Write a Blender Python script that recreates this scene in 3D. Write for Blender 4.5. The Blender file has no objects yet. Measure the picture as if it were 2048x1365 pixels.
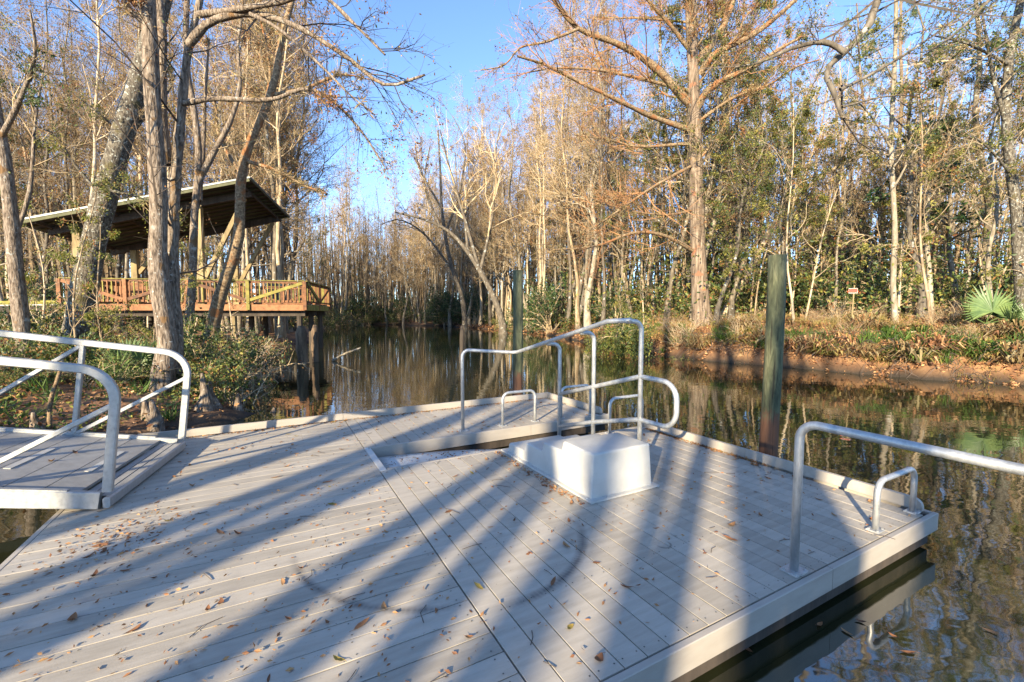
import bpy, bmesh, math, random
import numpy as np
from mathutils import Vector, Matrix

random.seed(7)
RNG = np.random.default_rng(11)
S = bpy.context.scene
COL = S.collection
R = math.radians

# ------------------------------------------------------------------ camera, sky, sun, exposure
EYE = 1.88
PITCH = R(3.61)
cd = bpy.data.cameras.new('camera')
cam = bpy.data.objects.new('camera', cd)
COL.objects.link(cam)
cd.sensor_width = 36.0
cd.lens = 880.0 / 2048.0 * 36.0
cd.clip_start = 0.05
cd.clip_end = 3000
cam.location = (0, 0, EYE)
cam.rotation_euler = (math.pi / 2 - PITCH, 0, 0)
S.camera = cam

SUN_HEAD = R(24.5)      # shadows run this far to the right of straight ahead
SUN_EL = R(17.5)
w = bpy.data.worlds.new('World')
S.world = w
w.use_nodes = True
wn = w.node_tree
sky = wn.nodes.new('ShaderNodeTexSky')
sky.sky_type = 'NISHITA'
sky.sun_disc = False
sky.sun_elevation = SUN_EL
sky.sun_rotation = SUN_HEAD + math.pi
sky.air_density = .68
sky.dust_density = 0.05
sky.ozone_density = 3.0
bg = wn.nodes['Background']
wn.links.new(sky.outputs['Color'], bg.inputs['Color'])
bg.inputs['Strength'].default_value = 0.15
sl = bpy.data.lights.new('sun', 'SUN')
sun = bpy.data.objects.new('sun', sl)
COL.objects.link(sun)
sl.energy = 4.6
sl.angle = R(0.53)
sl.color = (1.0, 0.835, 0.57)
sd = Vector((math.sin(SUN_HEAD) * math.cos(SUN_EL), math.cos(SUN_HEAD) * math.cos(SUN_EL), -math.sin(SUN_EL)))
sun.rotation_euler = sd.to_track_quat('-Z', 'Y').to_euler()
sun.location = (-20, -45, 14)
S.view_settings.view_transform = 'Standard'
S.view_settings.look = 'None'
S.view_settings.gamma = 1.0
S.view_settings.use_curve_mapping = False
S.view_settings.exposure = 1.72
try:
    S.cycles.use_denoising = True
    S.cycles.denoiser = 'OPENIMAGEDENOISE'
    S.cycles.denoising_prefilter = 'NONE'
    S.cycles.denoising_quality = 'HIGH'
    S.cycles.use_adaptive_sampling = False
    S.cycles.caustics_reflective = False
    S.cycles.caustics_refractive = False
    S.cycles.blur_glossy = 1.0
    S.cycles.sample_clamp_indirect = 4.0
    S.cycles.max_bounces = 6
    S.cycles.transparent_max_bounces = 4
except Exception:
    pass

# ------------------------------------------------------------------ helpers
def at(x, y, Y):
    """point at distance Y ahead seen at photo pixel (x, y); used to take measurements over"""
    fy = math.cos(PITCH) * 880 - (y - 682.5) * math.sin(PITCH)
    fz = -math.sin(PITCH) * 880 - (y - 682.5) * math.cos(PITCH)
    t = Y / fy
    return np.array([(x - 1024) * t, Y, EYE + fz * t])

def nrm(a):
    return a / np.maximum(np.linalg.norm(a, axis=-1, keepdims=True), 1e-9)

class Geo:
    def __init__(s):
        s.v = []; s.f = []; s.m = []; s.n = 0
    def add(s, v, f, m=0):
        v = np.asarray(v, float).reshape(-1, 3); f = np.asarray(f, int)
        s.v.append(v); s.f.append(f + s.n); s.m.append(np.full(len(f), m, int)); s.n += len(v)
    def tubes(s, P, Rr, k=5, m=0, cap=False):
        """P (M,N,3), Rr (M,N)"""
        P = np.asarray(P, float); Rr = np.asarray(Rr, float)
        if P.ndim == 2: P = P[None]; Rr = Rr[None]
        M, N, _ = P.shape
        T = np.empty_like(P)
        T[:, 1:-1] = P[:, 2:] - P[:, :-2]; T[:, 0] = P[:, 1] - P[:, 0]; T[:, -1] = P[:, -1] - P[:, -2]
        T = nrm(T)
        ref = np.zeros((M, 1, 3)); d = np.abs(nrm(P[:, -1] - P[:, 0]))
        ref[np.arange(M), 0, np.argmin(d, axis=1)] = 1
        n1 = nrm(np.cross(T, np.broadcast_to(ref, T.shape))); n2 = np.cross(T, n1)
        a = np.arange(k) / k * 2 * math.pi
        ring = (P[:, :, None] + Rr[:, :, None, None] * (np.cos(a)[None, None, :, None] * n1[:, :, None] + np.sin(a)[None, None, :, None] * n2[:, :, None]))
        b = (np.arange(M) * N * k)[:, None, None] + (np.arange(N - 1) * k)[None, :, None] + np.arange(k)[None, None, :]
        c = (np.arange(M) * N * k)[:, None, None] + (np.arange(N - 1) * k)[None, :, None] + ((np.arange(k) + 1) % k)[None, None, :]
        q = np.stack([b, c, c + k, b + k], -1).reshape(-1, 4)
        s.add(ring.reshape(-1, 3), q, m)
        if cap:
            for i in range(M):
                base = s.n - M * N * k + i * N * k
                s.f.append(np.array([[base + j for j in range(k)][::-1]])); s.m.append(np.array([m]))
                s.f.append(np.array([[base + (N - 1) * k + j for j in range(k)]])); s.m.append(np.array([m]))
    def prism(s, prof, p0, p1, up=(0, 0, 1), m=0):
        """extrude a closed 2-D profile (side, up) from p0 to p1"""
        p0 = np.array(p0, float); p1 = np.array(p1, float); d = nrm(p1 - p0)
        sd_ = nrm(np.cross(d, np.array(up, float))); u = np.cross(sd_, d)
        prof = np.array(prof, float); k = len(prof)
        o = prof[:, :1] * sd_ + prof[:, 1:] * u
        v = np.vstack([p0 + o, p1 + o])
        s.add(v, [[j, (j + 1) % k, k + (j + 1) % k, k + j] for j in range(k)], m)
        b = s.n - 2 * k
        s.f.append(np.array([[b + j for j in range(k)][::-1]])); s.m.append(np.array([m]))
        s.f.append(np.array([[b + k + j for j in range(k)]])); s.m.append(np.array([m]))
    def bar(s, p0, p1, wd, ht, up=(0, 0, 1), c=0.0, m=0):
        a, b = wd / 2, ht / 2
        if c:
            pr = [(-a + c, -b), (a - c, -b), (a, -b + c), (a, b - c), (a - c, b), (-a + c, b), (-a, b - c), (-a, -b + c)]
        else:
            pr = [(-a, -b), (a, -b), (a, b), (-a, b)]
        s.prism(pr, p0, p1, up, m)
    def box(s, x0, x1, y0, y1, z0, z1, m=0):
        v = [(x, y, z) for z in (z0, z1) for y in (y0, y1) for x in (x0, x1)]
        s.add(v, [[0, 2, 3, 1], [4, 5, 7, 6], [0, 1, 5, 4], [2, 6, 7, 3], [1, 3, 7, 5], [0, 4, 6, 2]], m)
    def leaves(s, C, L, W, rng, m=0, droop=0.0, D=None, fold=True):
        """one diamond leaf of two triangles at each point of C"""
        K = len(C)
        if K == 0: return
        d = nrm(rng.normal(size=(K, 3)) + np.array([0, 0, -droop])) if D is None else D
        sd_ = nrm(np.cross(d, rng.normal(size=(K, 3))))
        n = np.cross(sd_, d)
        L = np.broadcast_to(L, (K,))[:, None]; W = np.broadcast_to(W, (K,))[:, None]
        v = np.stack([C, C + d * L * .5 + sd_ * W * .5 + n * W * .15, C + d * L, C + d * L * .5 - sd_ * W * .5 + n * W * .15], 1)
        i = np.arange(K)[:, None] * 4
        f = np.concatenate([i + np.array([[0, 1, 2]]), i + np.array([[0, 2, 3]])], 0)
        s.add(v.reshape(-1, 3), f, m)
    def mesh(s, name, mats, smooth=False):
        me = bpy.data.meshes.new(name)
        V = np.vstack(s.v)
        me.vertices.add(len(V)); me.vertices.foreach_set('co', V.astype(np.float32).ravel())
        tot = np.concatenate([np.full(len(f), f.shape[1]) for f in s.f]).astype(np.int32)
        lp = np.concatenate([f.ravel() for f in s.f]).astype(np.int32)
        me.loops.add(len(lp)); me.loops.foreach_set('vertex_index', lp)
        me.polygons.add(len(tot))
        me.polygons.foreach_set('loop_start', np.concatenate([[0], np.cumsum(tot)[:-1]]).astype(np.int32))
        me.polygons.foreach_set('loop_total', tot)
        for mm in mats: me.materials.append(mm)
        me.polygons.foreach_set('material_index', np.concatenate(s.m).astype(np.int32))
        me.polygons.foreach_set('use_smooth', np.full(len(tot), smooth))
        me.update(calc_edges=True)
        return me
    def obj(s, name, mats, parent=None, smooth=False):
        if not isinstance(mats, (list, tuple)): mats = [mats]
        return link(name, s.mesh(name, mats, smooth), parent)

def link(name, data, parent=None, loc=None, rot=None):
    o = bpy.data.objects.new(name, data)
    COL.objects.link(o)
    if parent is not None: o.parent = parent
    if loc is not None: o.location = loc
    if rot is not None: o.rotation_euler = rot
    return o

def tag(o, label=None, cat=None, group=None, kind=None):
    if label: o['label'] = label
    if cat: o['category'] = cat
    if group: o['group'] = group
    if kind: o['kind'] = kind
    return o

def thing(name, label, cat, loc=(0, 0, 0), rz=0.0, group=None):
    o = link(name, None, None, loc, (0, 0, rz))
    o.empty_display_size = .2
    return tag(o, label, cat, group)

def copy_tree(o, parent=None):
    c = o.copy(); COL.objects.link(c)
    if parent is not None: c.parent = parent
    for ch in o.children: copy_tree(ch, c)
    return c

def rounded(pts, r, n=6):
    """polyline with filleted corners"""
    pts = [np.array(p, float) for p in pts]
    out = [pts[0]]
    for i in range(1, len(pts) - 1):
        a, b, c = pts[i - 1], pts[i], pts[i + 1]
        d0 = nrm(a - b); d1 = nrm(c - b)
        ang = math.acos(max(-1, min(1, float(d0 @ d1))))
        if ang > 3.0:
            out.append(b); continue
        t = min(r / math.tan(ang / 2), np.linalg.norm(a - b) * .49, np.linalg.norm(c - b) * .49)
        rr = t * math.tan(ang / 2)
        bis = nrm(d0 + d1); ctr = b + bis * rr / math.sin(ang / 2)
        p0 = b + d0 * t; p1 = b + d1 * t
        for k in range(n + 1):
            f = k / n
            q = (p0 - ctr) * (1 - f) + (p1 - ctr) * f
            out.append(ctr + nrm(q) * rr)
    out.append(pts[-1])
    return np.array(out)

def spline(pts, n):
    """smooth resample of a polyline"""
    P = np.array(pts, float)
    d = np.r_[0, np.cumsum(np.linalg.norm(np.diff(P, axis=0), axis=1))]
    Q = np.vstack([2 * P[0] - P[1], P, 2 * P[-1] - P[-2]])
    out = []
    for t in np.linspace(0, d[-1], n):
        i = min(np.searchsorted(d, t, 'right') - 1, len(P) - 2)
        f = (t - d[i]) / max(d[i + 1] - d[i], 1e-9)
        a, b, c, e = Q[i], Q[i + 1], Q[i + 2], Q[i + 3]
        out.append(.5 * (2 * b + (c - a) * f + (2 * a - 5 * b + 4 * c - e) * f * f + (3 * b - a - 3 * c + e) * f ** 3))
    return np.array(out)

# ------------------------------------------------------------------ materials
def mat(name, ramp, scale=4.0, stretch=(1, 1, 1), rough=.8, metal=0.0, bump=0.0, coord='Object', detail=6,
        island=0.0, orand=0.0, spots=None, trans=0.0, spec=.5, bscale=None, rough2=None, hue=0.0):
    m = bpy.data.materials.new(name); m.use_nodes = True
    nt = m.node_tree; N = nt.nodes; L = nt.links
    b = N['Principled BSDF']
    tc = N.new('ShaderNodeTexCoord'); mp = N.new('ShaderNodeMapping')
    L.new(tc.outputs[coord], mp.inputs[0]); mp.inputs['Scale'].default_value = stretch
    nz = N.new('ShaderNodeTexNoise'); nz.inputs['Scale'].default_value = scale; nz.inputs['Detail'].default_value = detail
    nz.inputs['Roughness'].default_value = .65
    L.new(mp.outputs[0], nz.inputs['Vector'])
    fac = nz.outputs['Fac']
    def addv(src, amt, off):
        nonlocal fac
        mm = N.new('ShaderNodeMath'); mm.operation = 'MULTIPLY_ADD'; mm.inputs[1].default_value = amt; mm.inputs[2].default_value = off
        L.new(src, mm.inputs[0])
        ad = N.new('ShaderNodeMath'); ad.operation = 'ADD'; L.new(fac, ad.inputs[0]); L.new(mm.outputs[0], ad.inputs[1])
        fac = ad.outputs[0]
    if island:
        g = N.new('ShaderNodeNewGeometry'); addv(g.outputs['Random Per Island'], island, -island / 2)
    if orand:
        oi = N.new('ShaderNodeObjectInfo'); addv(oi.outputs['Random'], orand, -orand / 2)
    cr = N.new('ShaderNodeValToRGB'); L.new(fac, cr.inputs[0])
    e = cr.color_ramp.elements
    while len(e) < len(ramp): e.new(.5)
    for k, (p, c) in enumerate(ramp):
        e[k].position = p; e[k].color = (*c, 1)
    col = cr.outputs['Color']
    if spots:                                   # lichen and the like: (scale, threshold, colour)
        for sc, th, c in spots:
            n2 = N.new('ShaderNodeTexNoise'); n2.inputs['Scale'].default_value = sc; n2.inputs['Detail'].default_value = 4
            L.new(tc.outputs[coord], n2.inputs['Vector'])
            r2 = N.new('ShaderNodeValToRGB'); L.new(n2.outputs['Fac'], r2.inputs[0])
            r2.color_ramp.elements[0].position = th; r2.color_ramp.elements[1].position = th + .06
            mx = N.new('ShaderNodeMix'); mx.data_type = 'RGBA'
            L.new(r2.outputs['Color'], mx.inputs['Factor']); L.new(col, mx.inputs['A']); mx.inputs['B'].default_value = (*c, 1)
            col = mx.outputs['Result']
    L.new(col, b.inputs['Base Color'])
    b.inputs['Roughness'].default_value = rough; b.inputs['Metallic'].default_value = metal
    b.inputs['Specular IOR Level'].default_value = spec
    if rough2 is not None:
        mr = N.new('ShaderNodeMapRange'); L.new(nz.outputs['Fac'], mr.inputs[0])
        mr.inputs[1].default_value = .3; mr.inputs[2].default_value = .7; mr.inputs[3].default_value = rough; mr.inputs[4].default_value = rough2
        L.new(mr.outputs[0], b.inputs['Roughness'])
    if bump:
        bp = N.new('ShaderNodeBump'); bp.inputs['Strength'].default_value = bump; bp.inputs['Distance'].default_value = .02
        src = nz.outputs['Fac']
        if bscale:
            n3 = N.new('ShaderNodeTexNoise'); n3.inputs['Scale'].default_value = bscale; n3.inputs['Detail'].default_value = 5
            L.new(mp.outputs[0], n3.inputs['Vector']); src = n3.outputs['Fac']
        L.new(src, bp.inputs['Height']); L.new(bp.outputs[0], b.inputs['Normal'])
    if trans:
        tr = N.new('ShaderNodeBsdfTranslucent'); L.new(col, tr.inputs['Color'])
        ms = N.new('ShaderNodeMixShader'); ms.inputs[0].default_value = trans
        L.new(b.outputs[0], ms.inputs[1]); L.new(tr.outputs[0], ms.inputs[2]); L.new(ms.outputs[0], N['Material Output'].inputs['Surface'])
    return m

M = {}
M['pale_bark'] = mat('pale_bark', [(.3, (.14, .098, .058)), (.5, (.34, .257, .16)), (.72, (.49, .40, .28))], 7, (1, 1, .25), .9, bump=.8, orand=.3, bscale=22,
                     spots=[(5, .62, (.42, .40, .35))])
M['grey_bark'] = mat('grey_bark', [(.3, (.08, .064, .043)), (.5, (.20, .166, .118)), (.72, (.34, .295, .228))], 8, (1, 1, .25), .9, bump=.9, orand=.3, bscale=22,
                     spots=[(6, .62, (.36, .36, .33))])
M['rough_bark'] = mat('rough_bark', [(.36, (.04, .029, .02)), (.48, (.145, .108, .078)), (.64, (.28, .23, .18))], 30, (1, 1, .22), .92, bump=1.0,
                      spots=[(16, .64, (.34, .34, .31)), (5, .66, (.30, .295, .265)), (3.2, .62, (.15, .085, .035))], bscale=36)
M['lichen_bark'] = mat('lichen_bark', [(.36, (.025, .021, .016)), (.48, (.08, .067, .05)), (.64, (.18, .16, .125))], 24, (1, 1, .3), .92, bump=1.0,
                       spots=[(22, .60, (.36, .37, .33)), (7, .63, (.36, .37, .33)), (2.6, .62, (.085, .07, .03))], bscale=30)
M['cypress_bark'] = mat('cypress_bark', [(.34, (.055, .038, .026)), (.5, (.165, .12, .085)), (.66, (.31, .25, .19))], 14, (1, 1, .1), .9, bump=.9,
                        spots=[(1.6, .62, (.22, .10, .055))], bscale=16)
M['fern_limb'] = mat('fern_limb', [(.34, (.075, .042, .02)), (.5, (.20, .138, .08)), (.66, (.36, .27, .165))], 16, (1, 1, 1), .95, bump=1.0,
                     spots=[(3, .55, (.24, .105, .04))])
M['dark_bark'] = mat('dark_bark', [(.3, (.04, .032, .024)), (.5, (.105, .087, .066)), (.72, (.21, .185, .15))], 8, (1, 1, .3), .92, bump=.8,
                     spots=[(3.5, .62, (.30, .31, .29))])
M['twig'] = mat('twig', [(.3, (.19, .135, .08)), (.55, (.40, .305, .185)), (.8, (.52, .42, .28))], 1.5, rough=.9, orand=.3)
M['rust_twig'] = mat('rust_twig', [(.3, (.13, .065, .03)), (.55, (.30, .155, .07)), (.8, (.42, .25, .13))], 3, rough=.9)
M['dark_twig'] = mat('dark_twig', [(.3, (.045, .035, .028)), (.7, (.13, .10, .08))], 2, rough=.9, orand=.2)
M['pink_bud'] = mat('pink_bud', [(.3, (.23, .12, .055)), (.55, (.35, .24, .115)), (.8, (.45, .37, .19))], 1, rough=.8, island=.5, trans=.3)
M['rust_leaf'] = mat('rust_leaf', [(.25, (.16, .06, .025)), (.55, (.33, .15, .055)), (.8, (.42, .25, .09))], 1, rough=.8, island=.6, trans=.35)
M['olive_leaf'] = mat('olive_leaf', [(.25, (.06, .075, .018)), (.55, (.17, .175, .04)), (.8, (.34, .30, .07))], 1, rough=.6, island=.6, orand=.15, trans=.35)
M['green_leaf'] = mat('green_leaf', [(.25, (.025, .048, .015)), (.55, (.07, .115, .03)), (.8, (.15, .19, .05))], 1, rough=.5, island=.5, orand=.15, trans=.3)
M['glossy_leaf'] = mat('glossy_leaf', [(.25, (.012, .03, .014)), (.55, (.032, .07, .026)), (.8, (.07, .13, .04))], 1, rough=.35, island=.5, trans=.22)
M['lime_leaf'] = mat('lime_leaf', [(.25, (.10, .13, .025)), (.55, (.22, .24, .045)), (.8, (.38, .34, .08))], 1, rough=.6, island=.6, trans=.45)
M['pine_needle'] = mat('pine_needle', [(.25, (.05, .075, .015)), (.55, (.12, .15, .03)), (.8, (.22, .24, .05))], 1, rough=.6, island=.5, trans=.3)
M['palm_leaf'] = mat('palm_leaf', [(.25, (.07, .12, .04)), (.55, (.14, .21, .07)), (.8, (.24, .30, .10))], 3, rough=.45, island=.3, trans=.25)
M['airplant'] = mat('airplant', [(.25, (.16, .10, .045)), (.55, (.30, .22, .10)), (.8, (.40, .34, .19))], 1, rough=.9, island=.5, trans=.3)
M['dead_leaf'] = mat('dead_leaf', [(.2, (.10, .042, .02)), (.5, (.27, .115, .045)), (.8, (.42, .24, .10))], 6, rough=.75, island=.5, orand=.4, trans=.15, bump=.3)
M['yellow_leaf'] = mat('yellow_leaf', [(.2, (.22, .15, .03)), (.6, (.40, .29, .06)), (.8, (.28, .29, .07))], 8, rough=.7, orand=.4, trans=.2, bump=.3)
M['litter'] = mat('litter', [(.2, (.11, .048, .022)), (.5, (.32, .145, .062)), (.8, (.50, .29, .14))], .8, rough=.9, island=.8, trans=.1)
M['grass'] = mat('grass', [(.25, (.13, .12, .03)), (.55, (.30, .24, .07)), (.8, (.46, .34, .13))], .8, rough=.8, island=.5, trans=.35)
M['green_grass'] = mat('green_grass', [(.25, (.045, .09, .015)), (.55, (.10, .18, .03)), (.8, (.18, .26, .05))], .8, rough=.6, island=.5, trans=.4)
M['deck'] = mat('deck', [(.28, (.30, .266, .215)), (.5, (.37, .33, .27)), (.74, (.435, .391, .325))], 3, (1, 6, 6), .62, orand=.34, bump=.12, bscale=90,
                spots=[(38, .70, (.16, .14, .12)), (2.6, .66, (.29, .262, .228)), (1.1, .64, (.30, .27, .235))])
M['trim'] = mat('trim', [(.3, (.32, .285, .24)), (.7, (.395, .355, .305))], 2.5, (1, 4, 4), .6, orand=.1, bump=.08, bscale=80, spots=[(9, .72, (.22, .20, .17))])
M['float'] = mat('float', [(.3, (.03, .03, .028)), (.7, (.10, .10, .09))], 6, rough=.7, bump=.3, spots=[(5, .6, (.13, .11, .08))])
M['white'] = mat('white', [(.3, (.40, .39, .36)), (.6, (.485, .475, .44))], 5, rough=.4, spots=[(14, .70, (.43, .42, .39)), (3, .64, (.48, .465, .425))])
M['ramp_white'] = mat('ramp_white', [(.3, (.42, .42, .40)), (.6, (.52, .515, .49))], 7, rough=.5, spots=[(16, .62, (.30, .27, .22))])
M['galv'] = mat('galv', [(.3, (.36, .365, .36)), (.5, (.48, .485, .48)), (.72, (.58, .585, .575))], 26, (1, 1, .5), .44, metal=.65, rough2=.62, bump=.05,
                spots=[(12, .66, (.44, .45, .45))])
M['alu'] = mat('alu', [(.3, (.32, .322, .312)), (.5, (.40, .402, .392)), (.75, (.47, .47, .457))], 9, (3, 3, 3), .42, metal=.6, rough2=.6, bump=.04, spots=[(7, .70, (.48, .48, .47))])
M['alu_floor'] = mat('alu_floor', [(.3, (.24, .235, .225)), (.5, (.31, .303, .288)), (.75, (.38, .37, .35))], 8, rough=.55, metal=.25, bump=.05, orand=.15, spots=[(24, .68, (.20, .18, .16))])
M['wood'] = mat('wood', [(.3, (.085, .034, .013)), (.5, (.185, .074, .025)), (.72, (.29, .13, .05))], 3, (2, 2, 2), .75, bump=.3, orand=.35, spots=[(2.5, .68, (.16, .15, .035))], bscale=24)
M['mossy_wood'] = mat('mossy_wood', [(.3, (.08, .07, .02)), (.5, (.19, .16, .035)), (.72, (.30, .26, .06))], 4, rough=.85, bump=.3, orand=.2)
M['yellow_moss'] = mat('yellow_moss', [(.3, (.08, .075, .03)), (.47, (.22, .195, .04)), (.72, (.34, .30, .06))], 5, rough=.9, bump=.3)
M['tan_wood'] = mat('tan_wood', [(.3, (.13, .095, .045)), (.5, (.24, .175, .08)), (.72, (.33, .26, .13))], 3, (2, 2, .5), .8, bump=.3, orand=.15, spots=[(2.0, .68, (.18, .16, .06))])
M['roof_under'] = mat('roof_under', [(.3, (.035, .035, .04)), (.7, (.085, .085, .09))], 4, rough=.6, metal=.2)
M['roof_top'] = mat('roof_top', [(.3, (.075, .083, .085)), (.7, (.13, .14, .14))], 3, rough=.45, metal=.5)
M['fascia_wood'] = mat('fascia_wood', [(.3, (.06, .062, .03)), (.7, (.115, .115, .058))], 3, rough=.85, bump=.2)
M['rotten_wood'] = mat('rotten_wood', [(.3, (.03, .022, .015)), (.5, (.10, .066, .04)), (.72, (.22, .15, .09))], 9, (1, 1, .15), .9, bump=1.0)
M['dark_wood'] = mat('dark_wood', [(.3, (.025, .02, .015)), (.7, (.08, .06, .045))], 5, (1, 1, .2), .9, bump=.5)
M['orange'] = mat('orange', [(.3, (.50, .05, .008)), (.7, (.58, .075, .012))], 9, rough=.5)
M['black'] = mat('black', [(.3, (.012, .012, .012)), (.7, (.02, .02, .02))], 9, rough=.5)
M['sign_white'] = mat('sign_white', [(.3, (.70, .70, .68)), (.7, (.80, .80, .78))], 9, rough=.5)

def pile_mat():
    m = mat('pile_wood', [(.34, (.035, .043, .022)), (.5, (.10, .108, .055)), (.68, (.19, .18, .10))], 3.2, (2.2, 2.2, .45), .85, bump=.5, bscale=9)
    nt = m.node_tree; N = nt.nodes; L = nt.links; b = N['Principled BSDF']
    old = b.inputs['Base Color'].links[0].from_socket
    tc = N.new('ShaderNodeTexCoord'); sp = N.new('ShaderNodeSeparateXYZ'); L.new(tc.outputs['Object'], sp.inputs[0])
    # long swirled grain, and the bare red-brown band that the water line has stripped
    wv = N.new('ShaderNodeTexNoise'); wv.inputs['Scale'].default_value = 5.0; wv.inputs['Detail'].default_value = 3; wv.inputs['Distortion'].default_value = 2.2
    mp = N.new('ShaderNodeMapping'); mp.inputs['Scale'].default_value = (3, 3, .7); L.new(tc.outputs['Object'], mp.inputs[0]); L.new(mp.outputs[0], wv.inputs['Vector'])
    rr = N.new('ShaderNodeValToRGB'); L.new(wv.outputs['Fac'], rr.inputs[0]); rr.color_ramp.elements[0].position = .38; rr.color_ramp.elements[0].color = (.45, .47, .42, 1); rr.color_ramp.elements[1].position = .62
    mx = N.new('ShaderNodeMix'); mx.data_type = 'RGBA'; mx.blend_type = 'MULTIPLY'; mx.inputs['Factor'].default_value = .8
    L.new(old, mx.inputs['A']); L.new(rr.outputs['Color'], mx.inputs['B'])
    mr = N.new('ShaderNodeMapRange'); wl = N.new('ShaderNodeMath'); wl.operation = 'MULTIPLY_ADD'; L.new(wv.outputs['Fac'], wl.inputs[0]); wl.inputs[1].default_value = .45; L.new(sp.outputs['Z'], wl.inputs[2])
    L.new(wl.outputs[0], mr.inputs[0]); mr.inputs[1].default_value = .84; mr.inputs[2].default_value = .98
    m2 = N.new('ShaderNodeMix'); m2.data_type = 'RGBA'; L.new(mr.outputs[0], m2.inputs['Factor'])
    m2.inputs['A'].default_value = (.125, .058, .03, 1); L.new(mx.outputs['Result'], m2.inputs['B'])
    ck = N.new('ShaderNodeTexNoise'); ck.inputs['Scale'].default_value = 4; ck.inputs['Detail'].default_value = 3
    mq = N.new('ShaderNodeMapping'); mq.inputs['Scale'].default_value = (16, 16, .5); L.new(tc.outputs['Object'], mq.inputs[0]); L.new(mq.outputs[0], ck.inputs['Vector'])
    rq = N.new('ShaderNodeValToRGB'); L.new(ck.outputs['Fac'], rq.inputs[0]); rq.color_ramp.elements[0].position = .36; rq.color_ramp.elements[0].color = (.25, .22, .2, 1); rq.color_ramp.elements[1].position = .42
    m3 = N.new('ShaderNodeMix'); m3.data_type = 'RGBA'; m3.blend_type = 'MULTIPLY'; m3.inputs['Factor'].default_value = .85
    L.new(m2.outputs['Result'], m3.inputs['A']); L.new(rq.outputs['Color'], m3.inputs['B']); L.new(m3.outputs['Result'], b.inputs['Base Color'])
    return m
M['pile'] = pile_mat()

def deck_marks(m):
    """tyre scuffs left on the boards: two broken arcs with the tread's cross ribs, plus small heel marks"""
    nt = m.node_tree; N = nt.nodes; L = nt.links; b = N['Principled BSDF']
    col = b.inputs['Base Color'].links[0].from_socket
    g = N.new('ShaderNodeNewGeometry')
    for (cx, cy, rad, wd, a0, a1, st, rib) in ((-.42, 3.15, .93, .045, -70, 12, .55, 1), (-.55, 3.3, 1.02, .04, 205, 292, .45, 1), (-.9, 2.6, .9, .03, 215, 262, .15, 0),
                                          (1.05, 2.96, .05, .012, -180, 60, .5, 0), (-2.35, 3.22, .09, .007, 130, 320, .5, 0)):
        sb = N.new('ShaderNodeVectorMath'); sb.operation = 'SUBTRACT'; L.new(g.outputs['Position'], sb.inputs[0]); sb.inputs[1].default_value = (cx, cy, .28)
        ln = N.new('ShaderNodeVectorMath'); ln.operation = 'LENGTH'; L.new(sb.outputs[0], ln.inputs[0])
        def mth(op, a, c=0.0, d=None):
            q = N.new('ShaderNodeMath'); q.operation = op
            for k, vv in enumerate((a, c) if d is None else (a, c, d)):
                if isinstance(vv, (int, float)): q.inputs[k].default_value = vv
                else: L.new(vv, q.inputs[k])
            return q.outputs[0]
        dd = mth('ABSOLUTE', mth('SUBTRACT', ln.outputs['Value'], rad))
        band = mth('SUBTRACT', 1.0, mth('SMOOTH_MIN', mth('DIVIDE', dd, wd), 1.0, .2))
        band = mth('MAXIMUM', mth('MULTIPLY', band, 1.6), 0.0)
        sp = N.new('ShaderNodeSeparateXYZ'); L.new(sb.outputs[0], sp.inputs[0])
        ca, ha = math.radians((a0 + a1) / 2), math.radians((a1 - a0) / 2)
        # cosine of angle from the arc's middle
        cs = mth('DIVIDE', mth('ADD', mth('MULTIPLY', sp.outputs[0], math.cos(ca)), mth('MULTIPLY', sp.outputs[1], math.sin(ca))), ln.outputs['Value'])
        mr = N.new('ShaderNodeMapRange'); L.new(cs, mr.inputs[0]); mr.inputs[1].default_value = math.cos(ha); mr.inputs[2].default_value = math.cos(ha * .55)
        f = mth('MULTIPLY', band, mr.outputs[0])
        if rib:
            ang = mth('ARCTAN2', sp.outputs[1], sp.outputs[0])
            f = mth('MULTIPLY', f, mth('MULTIPLY_ADD', mth('SINE', mth('MULTIPLY', ang, 210)), .12, .88))
        nz = N.new('ShaderNodeTexNoise'); nz.inputs['Scale'].default_value = 14; L.new(g.outputs['Position'], nz.inputs['Vector'])
        f = mth('MULTIPLY', mth('MULTIPLY', f, mth('MULTIPLY_ADD', nz.outputs['Fac'], 1.3, .3)), st)
        mx = N.new('ShaderNodeMix'); mx.data_type = 'RGBA'; L.new(mth('MINIMUM', f, .8), mx.inputs['Factor']); L.new(col, mx.inputs['A']); mx.inputs['B'].default_value = (.075, .07, .066, 1)
        col = mx.outputs['Result']
    L.new(col, b.inputs['Base Color'])
deck_marks(M['deck'])

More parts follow.
